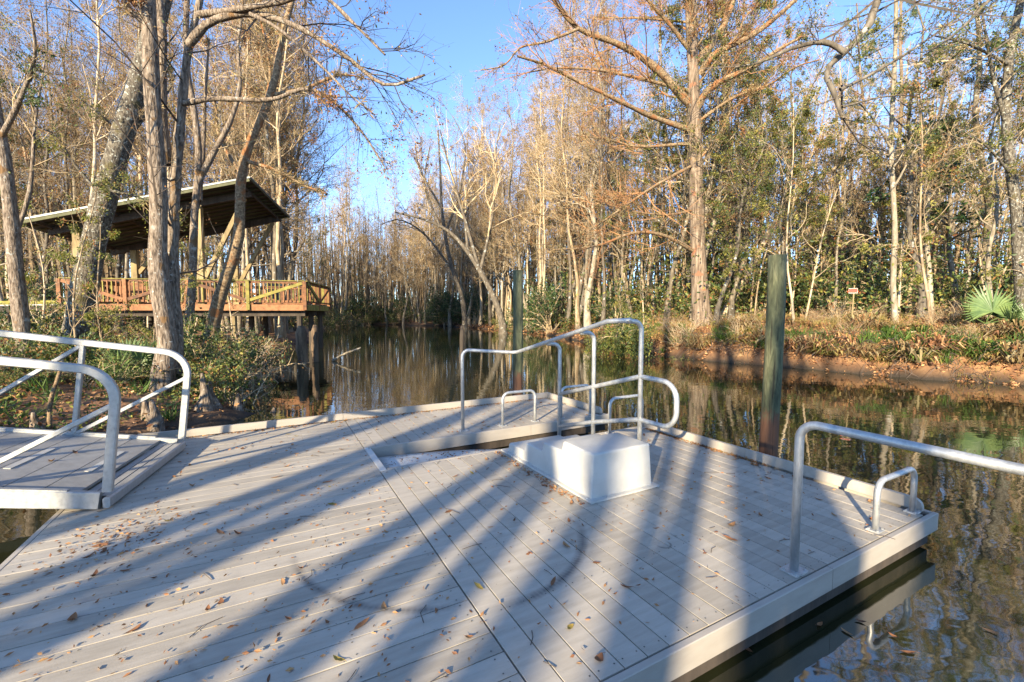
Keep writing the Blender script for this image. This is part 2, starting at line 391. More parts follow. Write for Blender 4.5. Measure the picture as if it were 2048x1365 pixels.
def water_mat():
    m = bpy.data.materials.new('water'); m.use_nodes = True
    nt = m.node_tree; N = nt.nodes; L = nt.links; b = N['Principled BSDF']
    b.inputs['Base Color'].default_value = (.020, .022, .010, 1)
    b.inputs['Roughness'].default_value = .03
    b.inputs['IOR'].default_value = 2.4
    tc = N.new('ShaderNodeTexCoord')
    h = None
    for sc, st, amp in ((2.2, (1, 1.7, 1), 1.0), (6.0, (1, 1.6, 1), .16), (.5, (1, 1, 1), .55)):
        mp = N.new('ShaderNodeMapping'); mp.inputs['Scale'].default_value = st; mp.inputs['Rotation'].default_value = (0, 0, .5)
        L.new(tc.outputs['Object'], mp.inputs[0])
        n = N.new('ShaderNodeTexNoise'); n.inputs['Scale'].default_value = sc; n.inputs['Detail'].default_value = 2.0; n.inputs['Roughness'].default_value = .45
        L.new(mp.outputs[0], n.inputs['Vector'])
        q = N.new('ShaderNodeMath'); q.operation = 'MULTIPLY_ADD'; q.inputs[1].default_value = amp
        L.new(n.outputs['Fac'], q.inputs[0])
        if h is not None: L.new(h, q.inputs[2])
        else: q.inputs[2].default_value = 0
        h = q.outputs[0]
    bp = N.new('ShaderNodeBump'); bp.inputs['Strength'].default_value = .7; bp.inputs['Distance'].default_value = .0036
    L.new(h, bp.inputs['Height']); L.new(bp.outputs[0], b.inputs['Normal'])
    return m
M['water'] = water_mat()

def ground_mat():
    m = mat('ground', [(.28, (.055, .032, .018)), (.45, (.17, .085, .042)), (.6, (.27, .15, .07)), (.75, (.22, .19, .07))], 1.6, rough=.95, bump=1.0, coord='Object', detail=9, bscale=14)
    nt = m.node_tree; N = nt.nodes; L = nt.links; b = N['Principled BSDF']
    old = b.inputs['Base Color'].links[0].from_socket
    g = N.new('ShaderNodeNewGeometry'); sp = N.new('ShaderNodeSeparateXYZ'); L.new(g.outputs['Position'], sp.inputs[0])
    nz = N.new('ShaderNodeTexNoise'); nz.inputs['Scale'].default_value = 1.3; L.new(g.outputs['Position'], nz.inputs['Vector'])
    ad = N.new('ShaderNodeMath'); ad.operation = 'MULTIPLY_ADD'; L.new(nz.outputs['Fac'], ad.inputs[0]); ad.inputs[1].default_value = -.3; L.new(sp.outputs['Z'], ad.inputs[2])
    mr = N.new('ShaderNodeMapRange'); L.new(ad.outputs[0], mr.inputs[0]); mr.inputs[1].default_value = -.12; mr.inputs[2].default_value = .18
    mx = N.new('ShaderNodeMix'); mx.data_type = 'RGBA'; L.new(mr.outputs[0], mx.inputs['Factor']); mx.inputs['A'].default_value = (.032, .023, .015, 1)  # wet mud at the waterline, colour darkened further for the undercut's shade
    L.new(old, mx.inputs['B']); L.new(mx.outputs['Result'], b.inputs['Base Color'])
    return m
M['ground'] = ground_mat()

# ------------------------------------------------------------------ ground and water
SHORE = np.array([(70, -30), (70, -2), (45, 1), (32, 4), (22, 7.5), (15.5, 10), (13.2, 11.4), (11.9, 12.5), (10.6, 13.8), (9.3, 15.6), (7.7, 17.4), (6.8, 19.6),
                  (5.3, 26), (3.4, 36), (.8, 44), (-5.6, 57), (-12, 65), (-19, 70), (-25, 71), (-26.5, 63), (-21.5, 49), (-15.0, 34), (-12.8, 27), (-10.8, 21),
                  (-9.9, 17.7), (-7.6, 13), (-6.1, 10), (-4.9, 7.9), (-4.9, 6.6), (-5.5, 5.6), (-5.3, 4.6), (-4.6, 2.8), (-4.3, 0), (-4.6, -3), (-3, -7), (5, -8.5), (22, -12), (45, -22)], float)

def sdist(P):
    """distance to the shore line, negative over water"""
    P = np.atleast_2d(np.asarray(P, float))[:, :2]
    A = SHORE; B = np.roll(SHORE, -1, 0)
    d = np.full(len(P), 1e9); ins = np.zeros(len(P), bool)
    for a, b in zip(A, B):
        ab = b - a; t = np.clip(((P - a) @ ab) / (ab @ ab), 0, 1)
        d = np.minimum(d, np.linalg.norm(P - a - t[:, None] * ab, axis=1))
        c = (a[1] > P[:, 1]) != (b[1] > P[:, 1])
        with np.errstate(divide='ignore', invalid='ignore'):
            xi = a[0] + (P[:, 1] - a[1]) * (b[0] - a[0]) / (b[1] - a[1] if b[1] != a[1] else 1e-9)
        ins ^= c & (P[:, 0] < xi)
    return np.where(ins, -d, d)

def wob(x, y, s, ph=0.0):
    return (np.sin(x * s + 1.3 * ph) * np.cos(y * s * 1.13 + ph) + .5 * np.sin(x * s * 2.3 + y * s * 1.7 + ph * 2))

def gz(P):
    P = np.atleast_2d(np.asarray(P, float)); x, y = P[:, 0], P[:, 1]
    d = sdist(P) + .22 * wob(x, y, 2.1) + .10 * wob(x, y, 5.3, 1)
    right = np.clip((x - (-1 + 0.0 * y)) / 4, 0, 1) * np.clip((40 - y) / 15, 0, 1)
    hi = .62 + .82 * right
    k = 2.6 - .9 * right
    dp = np.maximum(d, 0)
    z = hi * (1 - np.exp(-dp / k)) + .24 * np.clip(dp / .2, 0, 1) * (.35 + .65 * right) + .07 * wob(x, y, 1.1, 2) * np.clip(dp, 0, 1) + .045 * wob(x, y, 3.7, 3) * np.clip(dp, 0, 1)
    z = z + np.clip(dp - 12, 0, 60) * .004
    return np.where(d > 0, z, np.maximum(-.9, .5 * d))

def axis(lo, a, b, hi, st):
    mid = np.arange(a, b, st)
    up = b + (hi - b) * (np.linspace(0, 1, 34) ** 2.2); dn = a - (a - lo) * (np.linspace(0, 1, 34) ** 2.2)
    return np.unique(np.concatenate([dn[::-1], mid, up]))
gx = axis(-420, -20, 24, 420, .3); gy = axis(-160, -4, 34, 620, .3)
X, Y = np.meshgrid(gx, gy)
P2 = np.stack([X.ravel(), Y.ravel()], 1)
Z = gz(P2)
nx, ny = len(gx), len(gy)
idx = np.arange(nx * ny).reshape(ny, nx)
G = Geo(); G.add(np.column_stack([P2, Z]), np.stack([idx[:-1, :-1], idx[:-1, 1:], idx[1:, 1:], idx[1:, :-1]], -1).reshape(-1, 4))
tag(G.obj('ground', M['ground'], smooth=True), kind='structure')
G = Geo(); G.add([(-60, -60, 0), (110, -60, 0), (110, 130, 0), (-60, 130, 0)], [[0, 1, 2, 3]])
tag(G.obj('water', M['water']), kind='structure')

# ------------------------------------------------------------------ floating dock
DC = (3.36, 3.45, 0.0); DA = math.atan2(.480, .877)
dock = thing('floating_dock', 'grey composite board floating dock with raised kerb and a slip cut into it', 'dock', DC, DA)
DZ = .28
def dock_w(a, b, z=DZ):
    c, s = math.cos(DA), math.sin(DA)
    return np.array([DC[0] + a * c - b * s, DC[1] + a * s + b * c, z])
BW, GAP, BT = .1365, .0065, .025
prof = [(-BW / 2, -BT), (BW / 2, -BT), (BW / 2, -.001), (BW / 2 - .001, 0), (-BW / 2 + .001, 0), (-BW / 2, -.001)]
def board_mesh(name, p0, p1):
    g = Geo(); g.prism(prof, p0, p1); return g.mesh(name, [M['deck']])
PIT = BW + GAP
mB1 = board_mesh('board', (0, 0, 0), (0, 3.085, 0))
mB2 = board_mesh('board', (0, 0, 0), (0, 1.63, 0))
mB3 = board_mesh('board', (0, 0, 0), (2.4405, 0, 0))
n = 0
for i in range(25):
    a = -3.68 + PIT * (i + .5) + .003
    if a > -.07: break
    link('board', mB1, dock, (a, .003, DZ + random.uniform(-.001, .001)))
    link('board', mB2, dock, (a, 3.925, DZ + random.uniform(-.001, .001)))
for i in range(62):
    b = 5.5 - PIT * (i + .5)
    link('board', mB3, dock, (-6.125, b, DZ + random.uniform(-.001, .001)))
def dockbar(name, p0, p1, wd, ht, mt='trim', c=.004):
    g = Geo(); g.bar(p0, p1, wd, ht, c=c); return g.obj(name, M[mt], dock)
# fascia boards round the edges (top flush with the boards)
fz = DZ - .07
dockbar('fascia_board', (-3.66, -.024, fz), (-1.56, -.024, fz), .038, .14)
dockbar('fascia_board', (-1.555, -.024, fz), (.045, -.024, fz), .038, .14)
dockbar('fascia_board', (.024, -.003, fz), (.024, 3.085, fz), .038, .14)
dockbar('fascia_board', (-3.64, 3.895, fz + .006), (-1.4, 3.895, fz + .006), .038, .15)
dockbar('fascia_board', (-1.395, 3.895, fz + .006), (.045, 3.895, fz + .006), .038, .15)
dockbar('fascia_board', (-3.60, 3.112, fz), (.045, 3.112, fz), .038, .14)
dockbar('fascia_board', (-6.15, -3.4, fz), (-6.15, 5.6, fz), .038, .14)
dockbar('fascia_board', (-6.17, 5.60, fz), (.045, 5.60, fz), .038, .14)
dockbar('fascia_board', (.024, 3.92, fz), (.024, 5.57, fz), .038, .14)
dockbar('fascia_board', (-3.66, -3.4, fz), (-3.66, -.05, fz), .038, .14)
# kerbs with rounded ends
def kerb(p0, p1, round_end=True):
    p0 = np.array(p0, float); p1 = np.array(p1, float); d = nrm(p1 - p0); L = np.linalg.norm(p1 - p0)
    up = np.array([0, 0, 1.]); sd_ = np.cross(d, up); h, t, r = .095, .038, .07
    pr = [(0, 0), (L, 0)]
    if round_end:
        pr += [(L - r + r * math.cos(q), h - r + r * math.sin(q)) for q in np.linspace(0, math.pi / 2, 6)]
    else: pr += [(L, h)]
    pr += [(0, h)]
    k = len(pr)
    v = [p0 + d * x + up * z + sd_ * s for s in (-t / 2, t / 2) for x, z in pr]
    g = Geo(); g.add(v, [[j, (j + 1) % k, k + (j + 1) % k, k + j] for j in range(k)]); 
    g.add(v[:k], [list(range(k))[::-1]]); g.add(v[k:], [list(range(k))])
    return g.obj('kerb', M['trim'], dock)
kz = DZ + .003
kerb((-.025, 3.08, kz), (-.025, 1.55, kz), False); kerb((-.025, 1.546, kz), (-.025, .03, kz))
kerb((-3.7, 5.545, kz), (-6.10, 5.545, kz), False); kerb((-3.696, 5.545, kz), (-1.6, 5.545, kz), False); kerb((-1.596, 5.545, kz), (-.046, 5.545, kz), False)
kerb((-.025, 5.565, kz), (-.025, 3.98, kz))
# floats under the boards
for (a0, a1, b0, b1) in ((-3.5, -2.1, .25, 1.5), (-1.5, -.15, .12, 1.5), (-3.5, -2.3, 1.7, 2.9), (-1.7, -.2, 1.7, 2.9), (-3.4, -1.9, 4.0, 5.4), (-1.7, -.25, 4.02, 5.4),
                         (-5.9, -3.9, 3.2, 5.3), (-5.9, -3.9, .6, 2.9), (-5.9, -3.9, -3.2, .2)):
    g = Geo(); g.box(a0, a1, b0, b1, -.2, DZ - .032); g.obj('float_block', M['float'], dock)
for b0, b1 in ((.0, .11), (3.0, 3.09), (3.915, 4.0)):
    g = Geo(); g.box(-3.62, 0, b0, b1, .03, DZ - .028); g.obj('frame_beam', M['dark_wood'], dock)

# deck screws, two to a board at every joist
g = Geo()
def screw(a, b):
    c = np.array([[a + .0045 * math.cos(q), b + .0045 * math.sin(q), DZ + .0022] for q in np.arange(6) * math.pi / 3]); g.add(c, [[0, 1, 2, 3, 4, 5]])
for i in range(25):
    a = -3.68 + PIT * (i + .5) + .003
    for b in (.045, .62, 1.23, 1.84, 2.45, 3.04, 3.97, 4.5, 5.05):
        for dx in (-.045, .045): screw(a + dx, b + random.uniform(-.006, .006))
for i in range(62):
    b = 5.5 - PIT * (i + .5)
    for a in (-6.06, -5.45, -4.3, -3.74):
        for dx in (-.045, .045): screw(a + random.uniform(-.006, .006), b + dx)
tag(g.obj('deck_screws', M['float'], dock), kind='stuff')

# kayak launch ramp in the slip
ramp = thing('launch_ramp', 'white plastic kayak launch ramp dipping into the water in the dock slip', 'ramp', DC, DA)
g = Geo(); rows = []
for i in range(18):
    t = i / 17; a = -3.58 + 2.5 * t
    z = .205 - .06 * t - .24 * t * t
    for j in range(9):
        s = j / 8; b = 3.14 + .60 * s
        rows.append((a, b, z - .05 * (1 - (2 * s - 1) ** 2) * t))
g.add(rows, [[i * 9 + j, (i + 1) * 9 + j, (i + 1) * 9 + j + 1, i * 9 + j + 1] for i in range(17) for j in range(8)])
o = g.obj('deck_surface', M['ramp_white'], ramp, True)
sm = o.modifiers.new('solid', 'SOLIDIFY'); sm.thickness = .04; sm.offset = -1
g = Geo(); g.bar((-3.645, 3.06, DZ - .012), (-3.645, 3.93, DZ - .012), .07, .034, c=.004); g.obj('edge_strip', M['white'], ramp)
g = Geo(); g.bar((-3.6, 3.22, .21), (-3.6, 3.7, .21), .02, .05); g.obj('hinge_bar', M['galv'], ramp)

# boarding steps
steps = thing('boarding_steps', 'white moulded block with three steps beside the slip', 'steps', DC, DA)
pr = [(1.465, 0), (1.48, .39), (1.92, .39), (1.945, .295), (2.25, .295), (2.275, .20), (2.60, .20), (2.625, .105), (2.96, .105), (2.985, 0)]
bm = bmesh.new()
def sx(z, s): return -1.90 + s * (.355 - .022 * z / .39)
va = [bm.verts.new((sx(z, -1), b, z)) for b, z in pr]; vb = [bm.verts.new((sx(z, 1), b, z)) for b, z in pr]
bm.faces.new(va); bm.faces.new(vb[::-1])
for j in range(len(pr)): bm.faces.new([va[j], vb[j], vb[(j + 1) % len(pr)], va[(j + 1) % len(pr)]][::1])
bmesh.ops.recalc_face_normals(bm, faces=bm.faces[:])
bmesh.ops.bevel(bm, geom=[e for e in bm.edges if not all(v.co.z < .001 for v in e.verts)], offset=.02, segments=3, profile=.6, affect='EDGES')
me = bpy.data.meshes.new('block'); bm.to_mesh(me); bm.free(); me.materials.append(M['white'])
for p in me.polygons: p.use_smooth = True
try: me.set_sharp_from_angle(angle=R(50))
except Exception: pass
link('block', me, steps, (0, 0, DZ + .012))
for fx, fy in ((-2.275, 1.5), (-2.275, 2.1), (-2.275, 2.7), (-1.525, 1.5), (-1.525, 2.1), (-2.1, 1.44), (-1.7, 1.44)):
    gq = Geo(); gq.tubes([(fx, fy, DZ + .018), (fx, fy, DZ + .024)], [.009, .008], 6, cap=True); gq.obj('bolt', M['galv'], steps)
g = Geo(); g.bar((-1.90, 1.42, DZ + .010), (-1.90, 3.07, DZ + .010), .80, .016, c=.003); g.obj('base_flange', M['white'], steps)

# tubular galvanised rails
TR = .0235
def pipe(name, pts, parent, r=TR, fil=.09, mt='galv', k=10):
    P = rounded(pts, fil, 7)
    g = Geo(); g.tubes(P, np.full(len(P), r), k, cap=True); return g.obj(name, M[mt], parent, True)
gb_ = Geo(); gb_.tubes([(0, 0, 0), (0, 0, .008)], [.008, .008], 6, cap=True); bolt_me = gb_.mesh('bolt', [M['galv']])
def plate(parent, x, y, z=DZ, s=.062):
    g = Geo(); g.box(x - s, x + s, y - s * .8, y + s * .8, z + .002, z + .013)
    o = g.obj('base_plate', M['galv'], parent)
    for dx in (-.75, .75):
        for dy in (-.55, .55): link('bolt', bolt_me, o, (x + dx * s, y + dy * s, z + .013))
hr = thing('handrail', 'tall galvanised pipe handrail climbing beside the white steps, with a looped end', 'handrail', DC, DA)
pipe('rail', [(-2.36, 4.08, DZ), (-2.36, 4.08, 1.39), (-1.66, 3.86, 1.34), (-1.66, 1.98, 1.80), (-1.66, 1.66, 1.815)], hr)
plate(hr, -2.36, 4.08)
for b, zt in ((3.09, 1.50), (2.43, 1.665), (1.72, 1.80)):
    pipe('post', [(-1.46, b, DZ), (-1.46, b, zt), (-1.64, b + .02, zt + .005)], hr); plate(hr, -1.46, b)
pipe('mid_rail', [(-1.46, 3.09, .87), (-1.46, 2.43, 1.06), (-1.46, 1.72, 1.265), (-1.46, 1.28, 1.255), (-1.46, 1.28, .84), (-1.46, 1.72, .84), (-1.46, 2.43, .66), (-1.46, 3.09, .46)], hr, fil=.16)
def grab(label, a0, a1, b, h=.47):
    t = thing('grab_rail', label, 'grab rail', DC, DA, 'low grab rails on the dock edges')
    pipe('rail', [(a0, b, DZ), (a0, b, DZ + h), (a1, b, DZ + h), (a1, b, DZ)], t, .021, .10)
    plate(t, a0, b, s=.05); plate(t, a1, b, s=.05)
grab('low pipe grab rail on the far side of the slip, nearest the tall rail post', -1.76, -1.22, 4.06)
grab('low pipe grab rail at the outer tip of the far dock arm', -.76, -.2, 4.05)
grab('low pipe grab rail behind the white steps on the near side of the slip', -.70, -.12, 3.02)
grab('low pipe grab rail on the near dock corner, beside the large pipe railing', -.74, -.12, .065, .37)
nr = thing('boarding_rail', 'large pipe railing on the near dock edge reaching out over the water', 'railing', DC, DA)
pipe('rail', [(-1.80, .06, DZ), (-1.80, .06, 1.22), (-1.76, -1.9, 1.19), (-1.76, -1.9, -.5)], nr, .0255, .10)
plate(nr, -1.80, .06, s=.065)

# mooring piles
for (x, y, ztop, r, lab) in ((3.06, 5.16, 2.55, .097, 'tall round mooring pile at the right dock edge, green weathered wood with a brown foot'),
                             (.10, 8.72, 2.72, .098, 'round mooring pile behind the far dock arm, beyond the low grab rails')):
    g = Geo(); n = 14
    zz = np.linspace(-1.0, ztop, n); P = np.column_stack([.02 * np.sin(zz * .9), .012 * np.cos(zz * 1.3), zz])
    g.tubes(P, r * (1.04 - .05 * np.linspace(0, 1, n)) * (1 + .012 * np.sin(zz * 7)), 20, cap=True)
    o = g.obj('mooring_pile', M['pile'], None, True); o.location = (x, y, 0); tag(o, lab, 'piling')
    for p in o.data.polygons:
        if len(p.vertices) > 4: p.use_smooth = False
def old_post(px, yb, yt, r, lab):
    D = 880 * 1.88 / (yb - 627.0); b = at(px, yb, D); h = (yb - yt) / 880 * D
    g = Geo(); n = 8; zz = np.linspace(-.6, h, n)
    P = np.column_stack([.03 * np.sin(zz * 2 + px), .02 * np.cos(zz * 3), zz])
    g.tubes(P, r * (1 + .12 * np.sin(zz * 9 + px)) * np.r_[np.ones(n - 1), .55], 9, cap=True)
    o = g.obj('old_post', M['dark_wood'] if px > 800 else M['rotten_wood'], None, True); o.location = (b[0], b[1], 0)
    tag(o, lab, 'post')
old_post(606, 729, 652, .20, 'thick dark rotten post standing in the water below the pavilion corner')
old_post(632, 724, 650, .13, 'thin broken brown post in the water, just right of the thick rotten one')
old_post(923, 727, 652, .085, 'slim dark old post standing alone in mid channel')

# ------------------------------------------------------------------ aluminium gangway
gx0 = np.array([-3.31, 3.50]); gfar = np.array([-3.86, 5.08])
gd = nrm(np.array([-(gfar - gx0)[1], (gfar - gx0)[0]]))          # leads away to the left bank
if gd[0] > 0: gd = -gd
grz = math.atan2(-gd[1], -gd[0])                                  # local +x runs from the bank to the dock
gang = thing('gangway', 'aluminium gangway with square tube handrails sloping down onto the dock', 'gangway', (gx0[0], gx0[1], DZ + .012), grz)
GW = float(np.linalg.norm(gfar - gx0)); SL = .165
def gp(t, y, z): return (-t, y, z + SL * t)                       # t metres up from the toe
GL = 7.0; FZ = .10
mf = Geo(); mf.prism([(-.124, -.03), (.124, -.03), (.124, 0), (-.124, 0)], (0, .055, 0), (0, GW - .055, 0)); mf = mf.mesh('floor_plank', [M['alu_floor']])
for i in range(27):
    t = .33 + i * .253
    o = link('floor_plank', mf, gang, gp(t, 0, FZ), (0, math.atan(SL), 0))
ms = Geo(); ms.box(-.025, .025, -.30, .30, 0, .006); ms = ms.mesh('tread_strip', [M['white']])
for i in range(12):
    link('tread_strip', ms, gang, gp(.36 + i * .55, GW / 2, FZ + .002), (0, math.atan(SL), 0))
for y in (.026, GW - .026):
    g = Geo(); g.bar(gp(.05, y, .055), gp(GL, y, .055), .05, .14, c=.006); o = g.obj('side_beam', M['alu'], gang)
    g = Geo(); g.bar(gp(.25, y, .13), gp(GL, y, .13), .042, .012); g.obj('side_cap', M['alu'], gang)
for k in range(3):
    g = Geo(); g.box(-.20 + .072 * k, -.133 + .072 * k, .052, GW - .052, .086, .099 - .004 * k); g.obj('toe_plate', M['alu_floor'], gang)
g = Geo(); g.bar((-.0, .0, .045), (-.0, GW, .045), .05, .09, c=.012); g.obj('toe_beam', M['alu'], gang)
def rect_path(name, pts, fil, wd, ht):
    P = rounded(pts, fil, 9); g = Geo()
    d = nrm(np.gradient(P, axis=0)); sd_ = np.array([0, 1., 0]); nn = np.cross(sd_[None], d)
    c = .008; prf = [(-wd / 2 + c, -ht / 2), (wd / 2 - c, -ht / 2), (wd / 2, -ht / 2 + c), (wd / 2, ht / 2 - c), (wd / 2 - c, ht / 2), (-wd / 2 + c, ht / 2), (-wd / 2, ht / 2 - c), (-wd / 2, -ht / 2 + c)]
    V = np.concatenate([P[:, None] + np.array([[a * sd_ for a, b in prf]]) + np.array([[b * nn[i] for a, b in prf] for i in range(len(P))])]).reshape(-1, 3)
    k = 8; nP = len(P)
    g.add(V, [[i * k + j, i * k + (j + 1) % k, (i + 1) * k + (j + 1) % k, (i + 1) * k + j] for i in range(nP - 1) for j in range(k)])
    return g.obj(name, M['alu'], gang)
RH = 1.13
for y in (.03, GW - .03):
    rect_path('handrail', [(.0, y, .13), (.11, y, RH - .02), (-GL, y, RH + SL * GL)], .26, .05, .068)
    for i in range(6):
        t = .98 + i * 1.05
        g = Geo(); g.bar(gp(t, y, .12), (-t + .12, y, RH + SL * t - .05), .045, .05, (0, 1, 0), c=.006); g.obj('upright', M['alu'], gang)
        t0 = 0 if i == 0 else t - 1.05
        top = (.085, y, RH - .28) if i == 0 else (-t0 + .10, y, RH + SL * t0 - .06)
        g = Geo(); g.bar(gp(t - .03, y, .13), top, .04, .045, (0, 1, 0), c=.006); g.obj('brace', M['alu'], gang)

# ------------------------------------------------------------------ wooden pavilion on piles
PO = (-9.36, 20.0, 0.0); PA = R(11)
pav = thing('pavilion', 'orange brown timber viewing pavilion on piles with a tilted shed roof', 'pavilion', PO, PA)
def pv(name, mt, fn, parent=None):
    g = Geo(); fn(g); return g.obj(name, M[mt], parent or pav)
FZ2 = 2.27; LX = -9.4; DY = 4.85; CZ = 3.33
for k in range(32):
    y = .03 + k * .152
    pv('deck_board', 'wood', lambda g: g.box(LX, 0, y, y + .14, FZ2 - .04, FZ2))
pv('rim_beam', 'wood', lambda g: g.box(LX, -4.47, -.045, 0.0, FZ2 - .27, FZ2 - .003))
pv('rim_beam', 'wood', lambda g: g.box(-4.465, .04, -.045, 0.0, FZ2 - .27, FZ2 - .003))
pv('rim_beam', 'mossy_wood', lambda g: g.box(.0, .042, 0.002, DY, FZ2 - .27, FZ2 - .003))
pv('rim_beam', 'wood', lambda g: g.box(LX, 0, DY + .03, DY + .07, FZ2 - .27, FZ2 - .003))
for k in range(7):
    x = LX + .3 + k * 1.4
    pv('joist', 'dark_wood', lambda g: g.box(x, x + .05, .02, DY, FZ2 - .27, FZ2 - .045))
for y in (.35, 2.4, 4.3):
    pv('cross_beam', 'dark_wood', lambda g: g.box(LX + .1, -.1, y - .07, y + .07, FZ2 - .52, FZ2 - .275))
for x in (-.35, -3.1, -5.9, -8.5):
    for y in (.35, 2.4, 4.3):
        pv('pile', 'tan_wood' if (x == -3.1 and y == .35) else 'dark_wood', lambda g: g.tubes([(x, y, -.8), (x, y, FZ2 - .522)], [.135, .125], 10, cap=True)).data.polygons.foreach_get
bal = Geo(); bal.box(-.019, .019, -.019, .019, 0, .86); bal = bal.mesh('baluster', [M['wood']])
balm = Geo(); balm.box(-.019, .019, -.019, .019, 0, .86); balm = balm.mesh('baluster', [M['mossy_wood']])
def rail_side(p0, p1, nb, posts, diag, mossy=0.0, out=(0, -1)):
    p0 = np.array(p0, float); p1 = np.array(p1, float)
    pv('top_rail', 'mossy_wood' if mossy > .5 else 'wood', lambda g: g.bar((*p0, CZ), (*p1, CZ), .15, .04, c=.004))
    pv('under_rail', 'wood', lambda g: g.bar((*p0, CZ - .08), (*p1, CZ - .08), .04, .09))
    pv('bottom_rail', 'wood', lambda g: g.bar((*p0, FZ2 + .14), (*p1, FZ2 + .14), .04, .09))
    for i in range(nb):
        q = p0 + (p1 - p0) * (i + .5) / nb
        link('baluster', balm if random.random() < mossy * .5 else bal, pav, (q[0] + out[0] * .042, q[1] + out[1] * .042, FZ2 + .10))
    for f in posts:
        q = p0 + (p1 - p0) * f
        pv('rail_post', 'mossy_wood' if (mossy > .5 and .2 < f < .4) else 'wood', lambda g: g.box(q[0] - .07, q[0] + .07, q[1] - .07 + out[1] * .05, q[1] + .07 + out[1] * .05, FZ2 - .24, CZ - .022))
    for f0, f1 in diag:
        a = p0 + (p1 - p0) * f0; b = p0 + (p1 - p0) * f1; oo = np.array(out) * .085
        pv('diagonal_brace', 'mossy_wood' if (mossy > .5 and f0 < .05) else 'wood', lambda g: g.bar((*(a + oo), CZ - .1), (*(b + oo), FZ2 + .2), .03, .13, (out[0], out[1], 0) if False else (0, 0, 1)))
rail_side((.0, 0), (LX, 0), 58, (0, .249, .5, .75, 1), ((.01, .24), (.49, .258), (.51, .74), (.99, .76)), 1.0)
rail_side((.0, .15), (0, DY), 30, (.5, 1), ((.02, .48), (.98, .52)), .6, (1, 0))
rail_side((-.1, DY), (LX, DY), 40, (.25, .5, .75, 1), ((.02, .24), (.49, .26)), .2, (0, 1))
rail_side((LX, 2.0), (LX, DY), 18, (0,), ((.05, .95),), .2, (-1, 0))
def rz_(x, y): return 7.6 + .254 * (x + 1.9) - .0926 * (y + .65)
RX0, RX1, RY0, RY1 = -10.45, -1.9, -.65, 4.75
for (x, y) in ((-4.3, .28), (-4.3, 3.9), (-9.0 + .15, .28), (-9.0 + .15, 3.9)):
    pv('roof_post', 'tan_wood', lambda g: g.box(x - .13, x + .13, y - .13, y + .13, FZ2 + .002, rz_(x, y) - .42))
for y in (.28, 3.9):
    pv('knee_brace', 'tan_wood', lambda g: g.bar((-4.15, y, FZ2 + 1.15), (-2.45, y, rz_(-2.45, y) - .42), .14, .17))
    pv('knee_brace', 'tan_wood', lambda g: g.bar((-8.7, y, FZ2 + 1.6), (-7.6, y, rz_(-7.6, y) - .42), .14, .17))
    pv('roof_beam', 'dark_wood', lambda g: g.bar((RX0 + .6, y, rz_(RX0 + .6, y) - .28), (RX1 - .3, y, rz_(RX1 - .3, y) - .28), .16, .28))
for x in (-9.7, -7.3, -2.3):
    pv('rafter', 'dark_wood', lambda g: g.bar((x, RY0 + .05, rz_(x, RY0) - .145), (x, RY1 - .05, rz_(x, RY1) - .14), .08, .12))
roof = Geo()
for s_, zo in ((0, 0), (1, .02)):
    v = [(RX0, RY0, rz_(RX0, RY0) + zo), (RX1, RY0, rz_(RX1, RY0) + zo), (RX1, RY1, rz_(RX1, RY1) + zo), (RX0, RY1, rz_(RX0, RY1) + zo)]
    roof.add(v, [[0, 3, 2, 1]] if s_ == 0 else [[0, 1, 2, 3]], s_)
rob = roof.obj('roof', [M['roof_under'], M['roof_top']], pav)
for k in range(12):
    y = RY0 + .18 + k * (RY1 - RY0 - .36) / 11
    pv('purlin', 'fascia_wood', lambda g: g.bar((RX0 + .05, y, rz_(RX0 + .05, y) - .045), (RX1 - .05, y, rz_(RX1 - .05, y) - .045), .035, .075), rob)
for k in range(20):                                            # standing ribs of the metal sheets
    x = RX0 + .2 + k * (RX1 - RX0 - .4) / 19
    pv('roof_rib', 'roof_top', lambda g: g.bar((x, RY0, rz_(x, RY0) + .035), (x, RY1, rz_(x, RY1) + .035), .04, .028), rob)
pv('fascia', 'fascia_wood', lambda g: g.bar((RX0, RY0 - .02, rz_(RX0, RY0) - .08), (RX1, RY0 - .02, rz_(RX1, RY0) - .08), .035, .15), rob)
pv('fascia', 'fascia_wood', lambda g: g.bar((RX1 + .02, RY0, rz_(RX1, RY0) - .04), (RX1 + .02, RY1, rz_(RX1, RY1) - .04), .03, .08), rob)
pv('drip_edge', 'roof_top', lambda g: g.bar((RX0, RY0 - .045, rz_(RX0, RY0) + .01), (RX1 + .04, RY0 - .045, rz_(RX1, RY0) + .01), .03, .07), rob)
pv('drip_edge', 'roof_top', lambda g: g.bar((RX1 + .045, RY0, rz_(RX1, RY0) + .015), (RX1 + .045, RY1, rz_(RX1, RY1) + .015), .03, .05), rob)
bench = thing('bench', 'wooden slatted bench standing on the pavilion floor behind the railing', 'bench', PO, PA)
for k in range(3):
    g = Geo(); g.box(-7.9, -5.9, .75 + k * .15, .88 + k * .15, FZ2 + .43, FZ2 + .47); g.obj('seat_board', M['wood'], bench)
    g = Geo(); g.box(-7.9, -5.9, 1.22, 1.25, FZ2 + .52 + k * .16, FZ2 + .66 + k * .16); g.obj('back_board', M['wood'], bench)
for x in (-7.8, -6.0):
    for y in (.8, 1.2):
        g = Geo(); g.box(x - .05, x + .05, y - .04, y + .04, FZ2 + .002, FZ2 + (.428 if y < 1 else .99)); g.obj('leg', M['wood'], bench)
